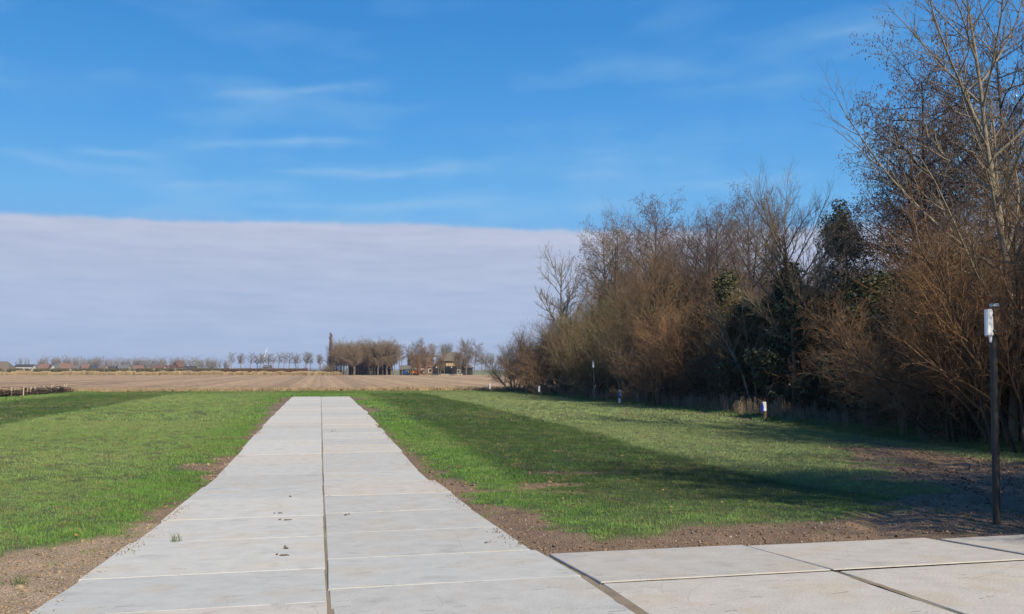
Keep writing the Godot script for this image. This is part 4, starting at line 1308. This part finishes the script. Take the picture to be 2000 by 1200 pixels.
func build_farm() -> void:
	# big black barn with a half-hipped thatch roof
	var d := 300.0
	var o := base("farmhouse", Vector3(px(876, d), -0.42, -d), -0.10)
	var W := 5.7
	var hw := 2.9
	var hh := 4.9
	var hr := 8.2
	var k := W * (hr - hh) / (hr - hw)
	var L := 20.0
	var b := Buf.new()
	poly(b, [Vector3(-W + 0.2, 0, 0), Vector3(-W + 0.2, hw - 0.15, 0), Vector3(-k, hh - 0.1, 0), Vector3(k, hh - 0.1, 0), Vector3(W - 0.2, hw - 0.15, 0), Vector3(W - 0.2, 0, 0)])
	poly(b, [Vector3(-W + 0.2, 0, -L), Vector3(-W + 0.2, hw - 0.15, -L), Vector3(-W + 0.2, hw - 0.15, 0), Vector3(-W + 0.2, 0, 0)])
	poly(b, [Vector3(W - 0.2, 0, 0), Vector3(W - 0.2, hw - 0.15, 0), Vector3(W - 0.2, hw - 0.15, -L), Vector3(W - 0.2, 0, -L)])
	poly(b, [Vector3(W - 0.2, 0, -L), Vector3(W - 0.2, hw, -L), Vector3(0, hr - 0.3, -L), Vector3(-W + 0.2, hw, -L), Vector3(-W + 0.2, 0, -L)])
	part("wall", b.mesh(), M.black_wood, o)
	b = Buf.new()
	var f := 0.5
	slabpoly(b, [Vector3(-W - 0.3, hw - 0.25, -L - 0.3), Vector3(0, hr, -L - 0.3), Vector3(0, hr, -2.6), Vector3(-k, hh, f), Vector3(-W - 0.3, hw - 0.25, f)], 0.35)
	slabpoly(b, [Vector3(W + 0.3, hw - 0.25, f), Vector3(k, hh, f), Vector3(0, hr, -2.6), Vector3(0, hr, -L - 0.3), Vector3(W + 0.3, hw - 0.25, -L - 0.3)], 0.35)
	slabpoly(b, [Vector3(-k, hh, f), Vector3(0, hr, -2.6), Vector3(k, hh, f)], 0.35)
	part("roof", b.mesh(), M.thatch, o)
	for q in 4: window(o, Vector3(-0.45 + q * 0.92, 3.75, 0.0), Vector2(0.72, 1.05), 0.0, M.frame_ochre, M.cream_blind)
	b = Buf.new()
	for q in 2: box(b, Vector3(-1.6 + q * 1.65, 1.45, 0.05), Vector3(1.6, 2.9, 0.1), 0.02)
	part("barn_door", b.mesh(), M.black, o)
	for q in 2:
		b = Buf.new()
		box(b, Vector3(-4.1 + q * 5.2, 2.75, 0.12), Vector3(0.45, 0.55, 0.2), 0.08)
		part("owl_window", b.mesh(), M.frame, o)
	window(o, Vector3(3.6, 1.4, 0.0), Vector2(0.9, 1.1), 0.0)
	tag(o, "black timber farm barn with thatched half-hipped roof and four cream windows", "farmhouse")
	# brick house joined on behind
	gable_house("farm_dwelling", "brown brick farm dwelling beside the black thatched barn", 822, 316, 8.0, 7.5, 3.2, 7.4, 0.3, M.brick, M.roof_rust, 3, true)
	var sh := gable_house("black_shed", "long black shed hidden behind the copse's trunks", 724, 318, 15.0, 7, 2.3, 4.4, 0.05, M.black_wood, M.roof_dark, 0, false, "shed")
	gable_house("black_shed", "lower slate-roofed lean-to between shed and dwelling", 797, 312, 5.0, 5, 2.3, 3.6, 0.0, M.black_wood, M.roof_grey, 1, false, "shed")
	# low pale yard wall
	o = base("yard_wall", Vector3(px(874, 296), -0.42, -296))
	b = Buf.new()
	box(b, Vector3(0, 0.22, 0), Vector3(10.5, 0.45, 0.22), 0.02)
	part("wall_body", b.mesh(), M.cream_wall, o)
	b = Buf.new()
	box(b, Vector3(0, 0.49, 0), Vector3(10.6, 0.08, 0.32), 0.02)
	part("coping", b.mesh(), M.grey_plastic, o)
	tag(o, "low pale yard wall before the black thatched barn", "wall")
	# orange tipping trailer
	o = base("farm_trailer", Vector3(px(815, 297), -0.42, -297), 0.05)
	b = Buf.new()
	for q in [[Vector3(0, 1.25, 0.95), Vector3(3.9, 1.05, 0.08)], [Vector3(0, 1.25, -0.95), Vector3(3.9, 1.05, 0.08)], [Vector3(-1.91, 1.25, 0), Vector3(0.08, 1.05, 1.82)], [Vector3(1.91, 1.25, 0), Vector3(0.08, 1.05, 1.82)], [Vector3(0, 0.76, 0), Vector3(3.74, 0.08, 1.82)]]:
		box(b, q[0], q[1], 0.01)
	var bd := part("tipping_body", b.mesh(), M.orange, o)
	for q in 6:
		b = Buf.new()
		box(b, Vector3(-1.7 + q * 0.68, 1.25, 1.02), Vector3(0.09, 1.0, 0.07), 0.01)
		part("rib", b.mesh(), M.rust_orange, bd)
	b = Buf.new()
	box(b, Vector3(0.2, 0.64, 0), Vector3(3.4, 0.14, 0.8), 0.02)
	box(b, Vector3(2.6, 0.6, 0), Vector3(1.6, 0.1, 0.12), 0.02)
	part("chassis", b.mesh(), M.black, o)
	for q in 4:
		b = Buf.new()
		var c := Vector3(-0.9 if q < 2 else 0.1, 0.42, 0.85 if q % 2 else -0.85)
		pole(b, c - Vector3(0, 0, 0.13), c + Vector3(0, 0, 0.13), 0.42, 0.42, 18)
		part("wheel", b.mesh(), M.black, o)
	tag(o, "orange farm trailer parked between the trees and the brick dwelling", "trailer")
	# blue tub
	o = base("blue_tub", Vector3(px(791, 297), -0.42, -297))
	b = Buf.new()
	tube(b, PackedVector3Array([Vector3(0, 0.4, 0), Vector3(0, 0.45, 0), Vector3(0, 1.4, 0), Vector3(0, 1.5, 0), Vector3(0, 1.52, 0)]), PackedFloat32Array([0.6, 0.66, 0.72, 0.78, 0.5]), 16, true)
	part("tub", b.mesh(), M.blue_paint, o)
	b = Buf.new()
	for q in 4: box(b, Vector3(-0.45 + 0.9 * (q % 2), 0.22, -0.45 + 0.9 * (q / 2)), Vector3(0.1, 0.46, 0.1), 0.01)
	part("stand", b.mesh(), M.metal_dark, o)
	tag(o, "round blue tub on legs next to the orange trailer", "tub")


func far_tree_kinds() -> void:
	# --- dike poplars: clear trunks, fanned crowns
	var pop := {seed = 201, stems = 1, lean = 0.03, h = 12.0, rad = [0.34, 0.17, 0.11, 0.085], seg = [7, 5, 3, 1], wob = [0.04, 0.12, 0.2, 0.25], up = [0.0, 0.05, 0.05, 0.03], tip = [0.3, 0.35, 0.5, 0.7], buf = [0, 2, 2, 2], sides = [6, 4, 3, 3], kids = [18, 8, 5], start = [0.42, 0.2, 0.2], ang = [0.9, 0.7, 0.7], ratio = [0.30, 0.42, 0.5], fall = [0.2, 0.3, 0.3]}
	var p1 := make_tree(pop)
	var p2 := make_tree(pop.merged({seed = 205, h = 11.3, kids = [16, 8, 5]}, true))
	var p3 := make_tree(pop.merged({seed = 211, h = 12.4, lean = 0.06}, true))
	var ps := [p1, p2, p3]
	var mats := [M.far_trunk, M.far_trunk, M.far_twig]
	rng.seed = 900
	for e in [455, 466, 477, 489, 499, 507, 517, 526, 536, 546, 556, 566, 576, 585, 594, 602, 610, 619, 629, 638]:
		var o := plant("dike_poplar", ps[rng.randi() % 3], mats, Vector3(px(e + rf(-1.5, 1.5), 680), 0.7, -680 + rf(-8, 8)), rf(0, 6), Vector3(1.35, rf(0.94, 1.07), 1.35), "bare clear-trunked poplar in the row behind the wind turbine's blades", "tree", "poplar row on the dike before the farm")
	for e in [941, 949, 957, 964, 973, 981, 989]:
		plant("dike_poplar", ps[rng.randi() % 3], mats, Vector3(px(e + rf(-1, 1), 680), 0.4, -680 + rf(-8, 8)), rf(0, 6), Vector3(1.15, rf(0.9, 1.02), 1.15), "bare poplar in the short row between farm and wood", "tree", "poplar row between farm and wood")
	# --- pale crowded trees behind the village
	var dense := {seed = 221, stems = 3, lean = 0.4, foot = 0.4, h = 7.6, rad = [0.24, 0.14, 0.11, 0.095], seg = [6, 4, 3, 2], wob = [0.07, 0.12, 0.18, 0.2], up = [0.03, 0.06, 0.06, 0.05], tip = [0.3, 0.35, 0.5, 0.7], buf = [0, 2, 2, 2], sides = [5, 4, 3, 3], kids = [14, 8, 5], start = [0.15, 0.2, 0.2], ang = [0.75, 0.7, 0.7], ratio = [0.40, 0.45, 0.5], fall = [0.15, 0.3, 0.3]}
	var v1 := make_tree(dense)
	var v2 := make_tree(dense.merged({seed = 229, stems = 2, h = 8.2}, true))
	mats = [M.far_trunk, M.far_trunk, M.village_twig]
	var x := 78.0
	var k := 0
	while x < 440.0:
		var s := knots(x, [[78, 0.78], [92, 0.98], [110, 1.03], [260, 0.96], [285, 0.86], [300, 0.95], [395, 0.98], [440, 0.85]])
		plant("village_tree", [v1, v2][k % 2], mats, Vector3(px(x, 700), 0.4, -700 + rf(-10, 10)), rf(0, 6), Vector3(1.25, s * rf(1.22, 1.36), 1.3), "pale grey bare tree in the crowded row behind the village roofs", "tree", "tree row behind the village")
		x += rf(5.5, 8.0)
		k += 1
	for e in [34, 39, 44, 52, 58]:
		plant("garden_poplar", [p1, p2][k % 2], mats, Vector3(px(e, 760), -0.5, -760), rf(0, 6), Vector3(0.5, rf(0.72, 0.95), 0.5), "narrow bare tree poking above the white terrace", "tree", "narrow trees over the terrace")
		k += 1
	# bushes between the houses and at the dike's foot
	var bush := make_tree(dense.merged({seed = 241, stems = 7, lean = 1.0, h = 3.4, rad = [0.1, 0.06, 0.05, 0.045], kids = [10, 6, 4], ang = [0.7, 0.7, 0.7]}, true))
	for e in [82, 100, 146, 160, 178, 196, 214, 231, 240, 258, 283, 292, 335, 358, 385, 440, 452, 462, 470, 484, 494, 503, 512, 534, 548, 562, 575, 588, 600, 612, 624]:
		plant("garden_bush", bush, [M.far_bush, M.far_bush, M.far_bush], Vector3(px(e + rf(-3, 3), 560 if e < 400 else 650), -0.5, -(560.0 if e < 400 else 650.0)), rf(0, 6), Vector3(1.2, rf(0.8, 1.3), 1.2), "grey rounded bush along the foot of the village and the dike", "shrub", "bushes along the village and dike")
	# one dark shrub in front of the reeds' end
	plant("ditch_shrub", bush, [M.bark_dark, M.bark_dark, M.far_dark], Vector3(px(405, 330), -0.5, -330), 1.0, Vector3(1.15, 0.95, 1.15), "dark bare shrub standing alone in the reed belt", "shrub")
	plant("ditch_shrub", bush, [M.bark_brown, M.bark_brown, M.mid_twig], Vector3(px(48, 318), -0.5, -318), 2.0, Vector3(0.75, 0.6, 0.75), "thin tawny shrub in the reeds beside the thatched barn", "shrub")

	# --- farm copse
	var alder := {seed = 251, stems = 1, lean = 0.03, h = 12.0, rad = [0.20, 0.085, 0.05, 0.032], seg = [9, 5, 3, 2], wob = [0.03, 0.13, 0.2, 0.25], up = [0.01, 0.03, 0.02, 0.0], tip = [0.25, 0.35, 0.5, 0.7], buf = [0, 2, 2, 2], sides = [6, 4, 3, 3], kids = [34, 10, 6], start = [0.35, 0.15, 0.2], ang = [1.15, 0.85, 0.8], ratio = [0.24, 0.45, 0.5], fall = [0.25, 0.3, 0.3]}
	var a1 := make_tree(alder)
	var a2 := make_tree(alder.merged({seed = 257, start = [0.5, 0.2, 0.2], kids = [26, 10, 6]}, true))
	var a3 := make_tree(alder.merged({seed = 263, start = [0.3, 0.2, 0.2], ratio = [0.32, 0.45, 0.5], kids = [36, 11, 7]}, true))
	var oak := make_tree({seed = 271, stems = 1, lean = 0.05, h = 9.5, rad = [0.28, 0.13, 0.06, 0.034], seg = [7, 6, 4, 2], wob = [0.06, 0.13, 0.2, 0.25], up = [0.0, 0.07, 0.07, 0.05], tip = [0.35, 0.3, 0.4, 0.7], buf = [0, 2, 2, 2], sides = [6, 4, 3, 3], kids = [28, 13, 8], start = [0.28, 0.15, 0.2], ang = [0.95, 0.75, 0.75], ratio = [0.46, 0.40, 0.42], fall = [0.2, 0.3, 0.3]})
	var lomb := make_tree({seed = 281, stems = 1, lean = 0.0, h = 13.6, rad = [0.3, 0.07, 0.045, 0.03], seg = [10, 5, 3, 2], wob = [0.015, 0.06, 0.1, 0.15], up = [0.02, 0.16, 0.18, 0.15], tip = [0.2, 0.35, 0.5, 0.7], buf = [0, 2, 2, 2], sides = [6, 4, 3, 3], kids = [80, 8, 5], start = [0.06, 0.2, 0.2], ang = [0.55, 0.45, 0.45], ratio = [0.19, 0.45, 0.5], fall = [0.55, 0.3, 0.3]})
	var cm := [M.copse_trunk, M.copse_trunk, M.mid_twig]
	var cd := [M.copse_trunk, M.copse_trunk, M.far_dark]
	var P := func(e: float, dd: float) -> Vector3: return Vector3(px(e, dd), -0.45, -dd)
	plant("lombardy_poplar", lomb, cm, P.call(647, 312), 0.4, Vector3(1.25, 1.06, 1.25), "tall narrow columnar poplar at the end of the copse", "tree")
	var ii := 0
	for e in [654, 658, 661, 665, 669, 673, 677, 682, 686, 690, 695, 700, 704, 709, 713, 718, 722, 727, 731, 736, 740, 745, 749, 754, 758, 763, 767, 772]:
		var dd := 298.0 + rf(0.0, 26.0)
		var kind: Array = [oak, a3, a1, oak, a3][ii % 5]
		plant("copse_tree", kind, cm, P.call(e + rf(-2, 2), dd), rf(0, 6), Vector3.ONE * rf(0.88, 1.04) * (0.95 if e < 665 else 1.0), "tan-crowned bare tree packed in the copse before the black shed", "tree", "trees of the copse")
		ii += 1
	for e in [641, 646, 652, 655]:
		plant("copse_shrub", bush, [M.bark_dark, M.bark_dark, M.mid_twig], P.call(e, 303.0 + rf(0, 6)), rf(0, 6), Vector3(1.1, rf(0.9, 1.5), 1.1), "shrub crowding the foot of the narrow columnar poplar", "shrub", "shrubs at the copse's end")
	var solo := [[781, a2, 0.93, "thin dark alder next after the copse"], [797, a2, 0.92, "slim alder above the blue tub"], [811, a1, 0.98, "alder with tufted crown above the orange trailer"], [826, a1, 1.1, "tallest tufted alder behind the brick dwelling"], [845, a2, 0.94, "alder touching the ridge of the thatched roof"]]
	for e in solo:
		plant("farm_alder", e[1], cd, P.call(e[0], 326.0), rf(0, 6), Vector3(0.9, e[2], 0.9), e[3], "tree")
	plant("farm_tree", oak, [M.copse_trunk, M.copse_trunk, M.far_twig], P.call(872, 345.0), 0.3, Vector3(1.15, 1.1, 1.15), "pale rounded tree directly behind the thatched roof", "tree")
	plant("farm_tree", oak, cd, P.call(911, 299.0), 1.9, Vector3(0.8, 1.1, 0.8), "dark spreading tree at the corner of the black barn", "tree")
	plant("farm_tree", a3, cd, P.call(926, 304.0), 1.2, Vector3(0.95, 0.92, 0.95), "dark tree closing the farmyard towards the pasture", "tree")
	plant("farm_tree", a1, cm, P.call(857, 292.0), 4.2, Vector3(0.55, 0.62, 0.55), "slight young tree in front of the black gable", "tree")
	plant("farm_tree", a2, cm, P.call(868, 291.0), 2.2, Vector3(0.6, 0.8, 0.6), "thin stemmed tree before the barn door", "tree")
	for e in [[786, "thin trunk just beside the blue tub"], [802, "thin trunk in front of the orange trailer's end"], [820, "slender tree before the trailer's drawbar"], [834, "slender tree hiding the dwelling's corner"], [843, "slender tree where the thatch slopes lowest"], [900, "slender tree against the barn's outer corner"]]:
		plant("farm_tree", [a2, a1][int(e[0]) % 2], cm, P.call(e[0], 293.0), rf(0, 6), Vector3(0.7, rf(0.72, 0.9), 0.7), e[1], "tree")
	for e in [[806, 0.72, "brown crowned tree in front of the brick dwelling's gable"], [829, 0.78, "brown crowned tree between dwelling and thatched barn"], [861, 0.6, "low crowned tree shading the barn's thatch on its trailer side"], [893, 0.74, "crowned tree in front of the thatch near the dark spreading tree"]]:
		plant("farm_tree", oak, cm, P.call(e[0], 294.0), rf(0, 6), Vector3(0.62, e[1], 0.62), e[2], "tree")
	plant("farm_tree", oak, [M.bark_brown, M.bark_brown, M.twig_russet], P.call(815, 305.0), 2.8, Vector3(0.6, 0.62, 0.6), "reddish small tree before the brick dwelling", "tree")

func build_reeds() -> void:
	rng.seed = 717
	var b := Buf.new()
	for k in 12:
		var p := Vector3(rf(-0.5, 0.5), 0, rf(-0.4, 0.4))
		var q := p + Vector3(rf(-0.2, 0.2), rf(1.2, 1.9), rf(-0.15, 0.15))
		tube(b, PackedVector3Array([p, p.lerp(q, 0.75), q]), PackedFloat32Array([0.035, 0.03, 0.055]), 3)
	var m := b.mesh()
	var xf := []
	var co := PackedColorArray()
	for k in 5200:
		var p := rf(-40, 668)
		var d := rf(300.0, 316.0)
		var sc := 0.75 + 0.35 * n_mid.get_noise_1d(p * 0.7)
		xf.append(Transform3D(Basis(Vector3.UP, rf(0, 6)).scaled(Vector3(1, sc, 1)), Vector3(px(p, d), -0.5, -d)))
		co.append(Color(0.50, 0.385, 0.225) * rf(0.75, 1.15))
	tag(scatter("reed_belt", m, M.tinted, xf, co), "straw-coloured reed belt along the far edge of the field", "reeds")
	xf = []
	co = PackedColorArray()
	for k in 2600:
		var p := rf(-40, 600)
		if n_mid.get_noise_1d(p * 1.5 + 300.0) < -0.15 and p < 380.0: continue
		var d := rf(324.0, 334.0)
		var sc := rf(1.0, 1.3)
		xf.append(Transform3D(Basis(Vector3.UP, rf(0, 6)).scaled(Vector3(1, sc, 1)), Vector3(px(p, d), -0.3, -d)))
		co.append((Color(0.15, 0.085, 0.045) if p > 430.0 else Color(0.13, 0.115, 0.06)) * rf(0.7, 1.2))
	tag(scatter("bramble_belt", m, M.tinted, xf, co), "rust-brown bramble growth behind the reeds", "brush")
	xf = []
	co = PackedColorArray()
	for k in 1800:
		var t := 82.6 + absf(rng.randfn(0.0, 1.4))
		var s := rf(-75.0, 18.0)
		xf.append(Transform3D(Basis(Vector3.UP, rf(0, 6)).scaled(Vector3(0.7, rf(0.10, 0.25), 0.7)), w3(s, t, -0.45)))
		co.append(Color(0.44, 0.34, 0.20) * rf(0.75, 1.15))
	tag(scatter("dry_stubble", m, M.tinted, xf, co), "pale dry stubble where lawn meets ploughed field", "stubble")

func build_turbine() -> void:
	var d := 2300.0
	var o := base("wind_turbine", Vector3(px(516, d), -0.6, -d), 0.95)
	var b := Buf.new()
	tube(b, PackedVector3Array([Vector3(0, 0, -3), Vector3(0, 16, -3), Vector3(0, 33, -3)]), PackedFloat32Array([1.5, 1.2, 0.85]), 14, true)
	part("tower", b.mesh(), M.turbine, o)
	b = Buf.new()
	box(b, Vector3(0, 33.2, -2.6), Vector3(2.2, 2.2, 5.5), 0.5)
	part("nacelle", b.mesh(), M.turbine, o)
	b = Buf.new()
	tube(b, PackedVector3Array([Vector3(0, 33.2, 0), Vector3(0, 33.2, 0.8), Vector3(0, 33.2, 1.6)]), PackedFloat32Array([1.2, 1.0, 0.2]), 12, true)
	part("hub", b.mesh(), M.turbine, o)
	for k in 3:
		b = Buf.new()
		var a := deg_to_rad(20.0 + 120.0 * k)
		var ax := Vector3(sin(a), cos(a), 0)
		var h := Vector3(0, 33.2, 0.8)
		tube(b, PackedVector3Array([h, h + ax * 3.0, h + ax * 8.0, h + ax * 20.0, h + ax * 30.0]), PackedFloat32Array([0.6, 0.95, 1.15, 0.7, 0.25]), 8, true)
		part("blade", b.mesh(), M.turbine, o)
	tag(o, "white wind turbine with its blades showing above the poplar row", "wind turbine")

func make_materials() -> void:
	n_big.seed = 3; n_big.frequency = 0.01; n_big.fractal_octaves = 3
	n_mid.seed = 8; n_mid.frequency = 0.05; n_mid.fractal_octaves = 3
	n_fine.seed = 12; n_fine.frequency = 0.05; n_fine.fractal_octaves = 4
	var speck := tex(noise_image(512, 0.05, 5, 21, [[0.0, Color(0.62, 0.60, 0.58)], [0.5, Color(0.88, 0.87, 0.86)], [1.0, Color(1, 1, 1)]]))
	var crumb := tex(noise_image(1024, 0.06, 5, 22, [[0.0, Color(0.34, 0.31, 0.29)], [0.35, Color(0.66, 0.64, 0.62)], [0.55, Color(0.92, 0.90, 0.88)], [1.0, Color(1, 1, 1)]]))
	var crumb_n := normal_tex(1024, 0.05, 5, 22, 26.0)
	var bark := tex(noise_image(512, 0.03, 5, 33, [[0.0, Color(0.45, 0.43, 0.42)], [0.5, Color(0.8, 0.79, 0.78)], [1.0, Color(1, 1, 1)]]))
	var rough_n := normal_tex(512, 0.05, 5, 41, 6.0)
	M.earth = coloured(1.0, crumb, 0.7, crumb_n, 1.0)
	M.earth_far = coloured(1.0, speck, 0.25, rough_n, 0.6)
	M.tinted = coloured(1.0)
	M.blade = coloured(0.75)
	M.blade.backlight_enabled = true
	M.blade.backlight = Color(0.16, 0.22, 0.06)
	M.leaf = coloured(0.6)
	M.weed = plain(lin(0.08, 0.12, 0.035), 0.8)
	M.clod = grained(lin(0.17, 0.13, 0.095), speck, 4.0)
	M.polder = grained(lin(0.20, 0.22, 0.13), speck, 0.01)
	M.pasture = grained(lin(0.20, 0.26, 0.12), speck, 0.02)
	M.dike = grained(lin(0.20, 0.20, 0.125), speck, 0.05)
	var ct := tex(concrete_image())
	var cn := normal_tex(1024, 0.25, 3, 51, 2.0)
	var mk := func(c: Color) -> StandardMaterial3D:
		var m := plain(c, 0.92)
		m.albedo_texture = ct
		m.normal_enabled = true
		m.normal_texture = cn
		m.normal_scale = 0.18
		return m
	M.concrete = []
	for c in [[0.545, 0.545, 0.518], [0.575, 0.575, 0.545], [0.505, 0.507, 0.487], [0.565, 0.54, 0.495], [0.53, 0.537, 0.517]]: M.concrete.append(mk.call(lin(c[0], c[1], c[2])))
	M.concrete_warm = []
	for c in [[0.51, 0.483, 0.435], [0.53, 0.507, 0.465], [0.495, 0.48, 0.445]]: M.concrete_warm.append(mk.call(lin(c[0], c[1], c[2])))
	var bk := func(r: float, g: float, b: float) -> StandardMaterial3D: return grained(lin(r, g, b), bark, 1.6)
	M.bark_dark = bk.call(0.11, 0.085, 0.062)
	M.bark_grey = bk.call(0.24, 0.20, 0.145)
	M.bark_brown = bk.call(0.17, 0.12, 0.085)
	M.bark_russet = bk.call(0.25, 0.145, 0.08)
	M.bark_olive = bk.call(0.27, 0.21, 0.125)
	M.trunk_tan = bk.call(0.34, 0.235, 0.135)
	M.bark_pale = bk.call(0.42, 0.37, 0.28)
	M.twig_russet = bk.call(0.392, 0.252, 0.146)
	M.twig_orange = bk.call(0.414, 0.247, 0.132)
	M.twig_olive = bk.call(0.401, 0.319, 0.177)
	M.twig_brown = bk.call(0.287, 0.196, 0.127)
	M.twig_plum = bk.call(0.209, 0.16, 0.143)
	M.twig_pale = bk.call(0.403, 0.336, 0.246)
	M.cone = plain(lin(0.13, 0.09, 0.085))
	M.bud = plain(lin(0.28, 0.19, 0.14))
	M.far_trunk = plain(lin(0.26, 0.24, 0.22))
	M.far_twig = plain(lin(0.21, 0.185, 0.165))
	M.village_twig = plain(lin(0.29, 0.26, 0.235))
	M.far_bush = plain(lin(0.17, 0.165, 0.135))
	M.far_dark = plain(lin(0.17, 0.135, 0.10))
	M.mid_twig = plain(lin(0.235, 0.175, 0.115))
	M.copse_trunk = plain(lin(0.17, 0.14, 0.105))
	M.stake = plain(lin(0.46, 0.37, 0.27))
	M.metal_dark = grained(lin(0.035, 0.035, 0.034), speck, 3.0, null, 1.0, 0.6)
	M.metal_grey = grained(lin(0.20, 0.20, 0.18), speck, 3.0, null, 1.0, 0.6)
	M.wood_brown = grained(lin(0.13, 0.075, 0.045), bark, 3.0)
	M.wood_rust = grained(lin(0.32, 0.15, 0.08), bark, 3.0)
	M.wood_grey = grained(lin(0.27, 0.23, 0.19), bark, 3.0)
	M.wood_red = grained(lin(0.30, 0.17, 0.11), bark, 3.0)
	M.white_plastic = plain(lin(0.80, 0.81, 0.82), 0.4)
	M.grey_plastic = plain(lin(0.45, 0.45, 0.44), 0.6)
	M.black = plain(lin(0.02, 0.02, 0.022), 0.6)
	M.blue = plain(lin(0.01, 0.06, 0.45), 0.3)
	M.blue_paint = plain(lin(0.03, 0.16, 0.55), 0.5)
	M.orange = grained(lin(0.62, 0.22, 0.035), speck, 0.8)
	M.rust_orange = plain(lin(0.45, 0.13, 0.03))
	M.white_wall = grained(lin(0.66, 0.65, 0.62), speck, 0.3)
	M.cream_wall = grained(lin(0.56, 0.50, 0.40), speck, 0.3)
	M.brick = grained(lin(0.24, 0.135, 0.09), speck, 0.6)
	M.brick_dark = grained(lin(0.15, 0.10, 0.085), speck, 0.6)
	M.black_wood = grained(lin(0.028, 0.027, 0.027), speck, 0.6)
	M.grey_wood = grained(lin(0.18, 0.175, 0.16), speck, 0.6)
	M.roof_red = grained(lin(0.25, 0.145, 0.11), speck, 0.4)
	M.roof_rust = grained(lin(0.19, 0.10, 0.07), speck, 0.4)
	M.roof_dark = grained(lin(0.06, 0.055, 0.055), speck, 0.4)
	M.roof_grey = grained(lin(0.17, 0.17, 0.165), speck, 0.4)
	M.roof_blue = grained(lin(0.05, 0.06, 0.10), speck, 0.4)
	M.roof_brown = grained(lin(0.19, 0.14, 0.11), speck, 0.4)
	M.thatch = grained(lin(0.19, 0.165, 0.13), speck, 0.6)
	M.door = plain(lin(0.06, 0.10, 0.07))
	M.frame = plain(lin(0.72, 0.71, 0.68))
	M.frame_ochre = plain(lin(0.45, 0.33, 0.15))
	M.cream_blind = plain(lin(0.50, 0.43, 0.29))
	M.glass = plain(lin(0.03, 0.035, 0.04), 0.08)
	M.turbine = plain(lin(0.80, 0.80, 0.80), 0.5)


func _ready() -> void:
	# camera
	var cam := Camera3D.new()
	cam.name = "camera"
	cam.fov = rad_to_deg(2.0 * atan(600.0 / F))
	cam.far = 12000.0
	cam.near = 0.1
	add_child(cam)
	cam.position = Vector3(0, CAM_Y, 0)
	cam.rotation.x = atan(122.0 / F)
	cam.current = true
	# sky
	var env := Environment.new()
	env.background_mode = Environment.BG_SKY
	var sky := Sky.new()
	var pan := PanoramaSkyMaterial.new()
	pan.panorama = sky_texture()
	sky.sky_material = pan
	env.sky = sky
	env.background_energy_multiplier = 0.8
	env.tonemap_mode = Environment.TONE_MAPPER_LINEAR
	env.tonemap_exposure = 1.25
	env.sdfgi_enabled = true
	env.ssao_enabled = true
	env.ssil_enabled = true
	env.fog_enabled = true
	env.fog_density = 0.00016
	env.fog_light_color = Color(0.74, 0.80, 0.92)
	var we := WorldEnvironment.new()
	we.name = "environment"
	we.environment = env
	add_child(we)
	# sun: behind the camera and to its right, a spring midday
	var sun := DirectionalLight3D.new()
	sun.name = "sun"
	sun.light_energy = 1.6
	sun.light_color = Color(1.0, 0.94, 0.83)
	sun.light_angular_distance = 0.5
	sun.shadow_enabled = true
	add_child(sun)
	var az := deg_to_rad(37.0)
	var el := deg_to_rad(41.0)
	sun.look_at_from_position(Vector3.ZERO, Vector3(-sin(az) * cos(el), -sin(el), -cos(az) * cos(el)))

	make_materials()
	var t0 := Time.get_ticks_msec()
	build_far_land()
	build_field()
	build_lawn()
	build_slabs()
	print("land ", Time.get_ticks_msec() - t0)
	build_wood()
	print("wood ", Time.get_ticks_msec() - t0)
	far_tree_kinds()
	build_village()
	build_farm()
	build_turbine()
	build_reeds()
	build_dead_hedge()
	build_posts()
	build_birds()
	pieces_of_earth()
	print("things ", Time.get_ticks_msec() - t0)
	build_grass()
	print("grass ", Time.get_ticks_msec() - t0)
